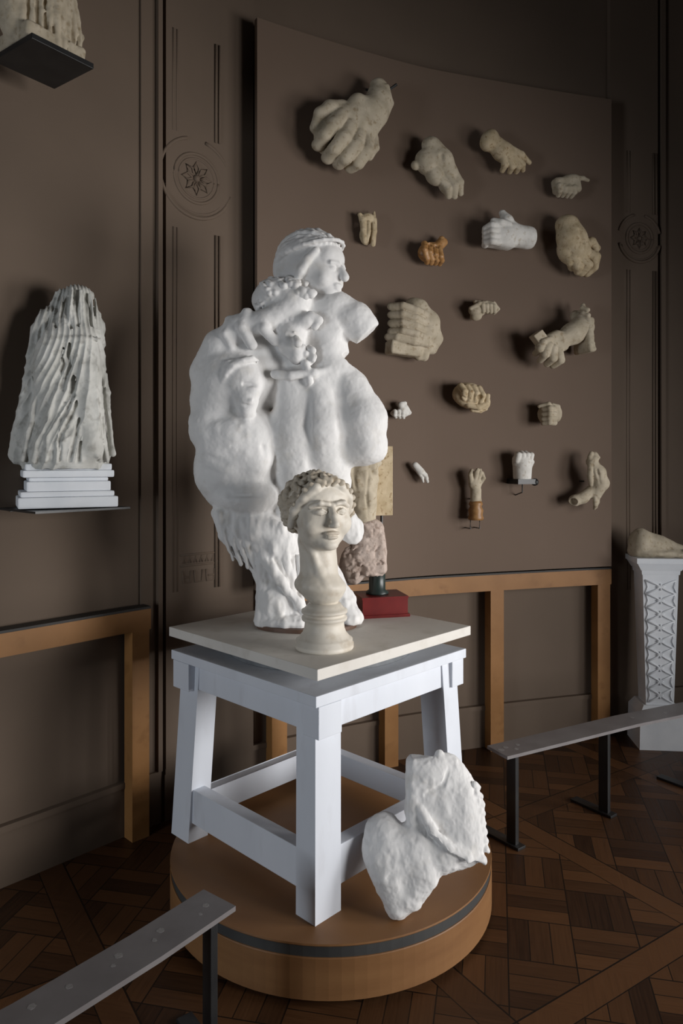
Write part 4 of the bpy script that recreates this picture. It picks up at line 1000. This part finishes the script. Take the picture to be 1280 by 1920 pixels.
# 13 small white scrap
def f(S):
    S.e((742, 776, 14), (17, 8, 10), k=3); S.c([(748, 774, 16), (742, 760, 18), (750, 757, 16)], [7, 5, 4]); S.c([(750, 766, 16), (758, 774, 16)], [7, 5])
    for i in range(3): fing(S, [(730 + i * 7, 772, 20), (728 + i * 7, 780, 24), (733 + i * 7, 784, 18)], 3.6, 2.8, 1)
cast('tiny_hand_cast', 'tiny white hand cast close to the right thigh of the plaster group', 743, 772, PLASTER_W, f, vox=0.8)
# 14 small fist
def f(S):
    S.e((1016, 778, 20), (18, 20, 14), k=4); S.e((1031, 776, 18), (10, 17, 12)); 
    for i, y in enumerate((768, 777, 786, 794)): fing(S, [(1020, y, 32), (1010, y, 36), (1003, y + 1, 28)], 5.4, 4.4, 1)
    fing(S, [(1016, 766, 30), (1010, 760, 32), (998, 764, 24)], 5, 3.6, 1); S.c([(1020, 762, 26), (1030, 764, 26)], [5, 5])
cast('stacked_finger_fist_cast', 'small fist cast with stacked fingers, right of the round cupped cast', 1017, 779, TAUPE, f, vox=0.9)
# 15 tiny hand pointing down
def f(S):
    S.c([(771, 872, 14), (780, 884, 16)], [6, 7]); fing(S, [(780, 884, 18), (788, 894, 20), (793, 903, 16)], 4, 2.4, 1); fing(S, [(776, 884, 16), (782, 896, 18), (786, 903, 14)], 3.6, 2.2, 1); fing(S, [(784, 882, 14), (791, 890, 14), (795, 897, 12)], 3.4, 2.2, 1)
cast('tiny_slanting_hand_cast', 'tiny white hand cast slanting down right, leftmost of the lowest row', 781, 887, PLASTER_W, f, vox=0.7)
# 16 hand on a turned wooden foot
def f(S):
    S.c([(881, 940, 22), (881, 918, 22)], [9.5, 9]); S.e((880, 905, 22), (12, 14, 9)); fing(S, [(872, 902, 24), (869, 890, 26), (873, 882, 24)], 4.5, 3.4, 1)
    fing(S, [(878, 896, 26), (878, 886, 30), (882, 880, 28)], 4.2, 3.2, 1); fing(S, [(884, 896, 26), (886, 886, 29), (887, 881, 26)], 4, 3, 1); fing(S, [(889, 904, 24), (892, 896, 28), (891, 886, 26)], 4.2, 3, 1)
r_, sc, gx = cast('raised_hand_cast', 'small upright hand cast on a turned brown wooden foot with two prongs', 881, 935, TAUPE, f, vox=0.8, noise=((0.8, 0.15, 1),))
bm = bmesh.new(); lathe(bm, [(13.5 * sc, -38 * sc), (14.5 * sc, -34 * sc), (12.5 * sc, -29 * sc), (14 * sc, -20 * sc), (10.5 * sc, -13 * sc), (13 * sc, -9 * sc), (11 * sc, -4 * sc), (8 * sc, -2 * sc)], 32, (0, -22 * sc, 0)); obj('turned_foot', bm, WOODD, r_, smooth=True)
for dx in (-10, 9):
    bm = bmesh.new(); tube(bm, [(dx * sc, 0.0, -54 * sc), (dx * sc, -20 * sc, -54 * sc), (dx * sc, -20 * sc, -37 * sc)], 0.0035, 8); obj('prong', bm, DARK, r_)
# 17 white hand on a dark bracket
def f(S):
    S.c([(966, 894, 24), (966, 872, 24)], [15, 16]); S.e((966, 864, 24), (18, 16, 13))
    for i, x in enumerate((954, 962, 970, 977)): fing(S, [(x, 864, 30), (x + 1, 853, 32), (x + 1, 848 + abs(i - 1.5) * 2, 26)], 5.4, 4.2, 1)
    fing(S, [(976, 876, 28), (981, 866, 28), (979, 858, 26)], 4.6, 3.6, 1); S.b((966, 912, 24), (30, 12, 30), rd=1, k=1, sub=True)
r_, sc, gx = cast('upright_white_hand_cast', 'white upright fist cast standing on a small black bracket', 966, 872, PLASTER_W, f, vox=0.9, noise=((0.9, 0.12, 1),))
bm = bmesh.new(); box(bm, (0.0, -20 * sc, -30 * sc), (36 * sc, 40 * sc, 9 * sc)); bmesh.ops.create_uvsphere(bm, u_segments=14, v_segments=10, radius=7 * sc, matrix=Matrix.Translation((20 * sc, -34 * sc, -31 * sc))); obj('black_bracket', bm, DARK, r_, bevel=0)
bm = bmesh.new(); tube(bm, [(0, -24 * sc, -34 * sc), (0, -24 * sc, -50 * sc), (0, 0, -56 * sc)], 0.0035, 8); obj('bracket_pin', bm, DARK, r_)
# 18 arm with hands, a twisting cast
def f(S):
    S.c([(1088, 866, 34), (1098, 885, 38), (1103, 905, 36), (1096, 925, 34)], [9, 12, 14, 10], k=4); S.c([(1098, 918, 34), (1098, 940, 32), (1100, 950, 28)], [8, 5, 2.5]); S.c([(1092, 915, 32), (1074, 932, 30), (1062, 936, 28)], [9, 10, 11], k=4)
    S.e((1091, 862, 34), (9, 9, 9)); fing(S, [(1084, 870, 38), (1082, 890, 40), (1086, 908, 36)], 5, 4, 1); fing(S, [(1094, 852, 34), (1098, 858, 36)], 5, 4); fing(S, [(1084, 858, 36), (1088, 850, 34)], 4.5, 3.5)
    fing(S, [(1092, 930, 38), (1094, 945, 36), (1096, 952, 30)], 4, 2.5, 1); S.g([(1090, 880, 48), (1094, 905, 50)], 2.2, 2)
    S.e((1056, 938, 32), (6, 6, 8), sub=True, k=2)
cast('twisting_arm_cast', 'twisting greyish arm cast with bent elbow, rightmost of the lowest row', 1086, 902, TAUPE, f, vox=0.9)
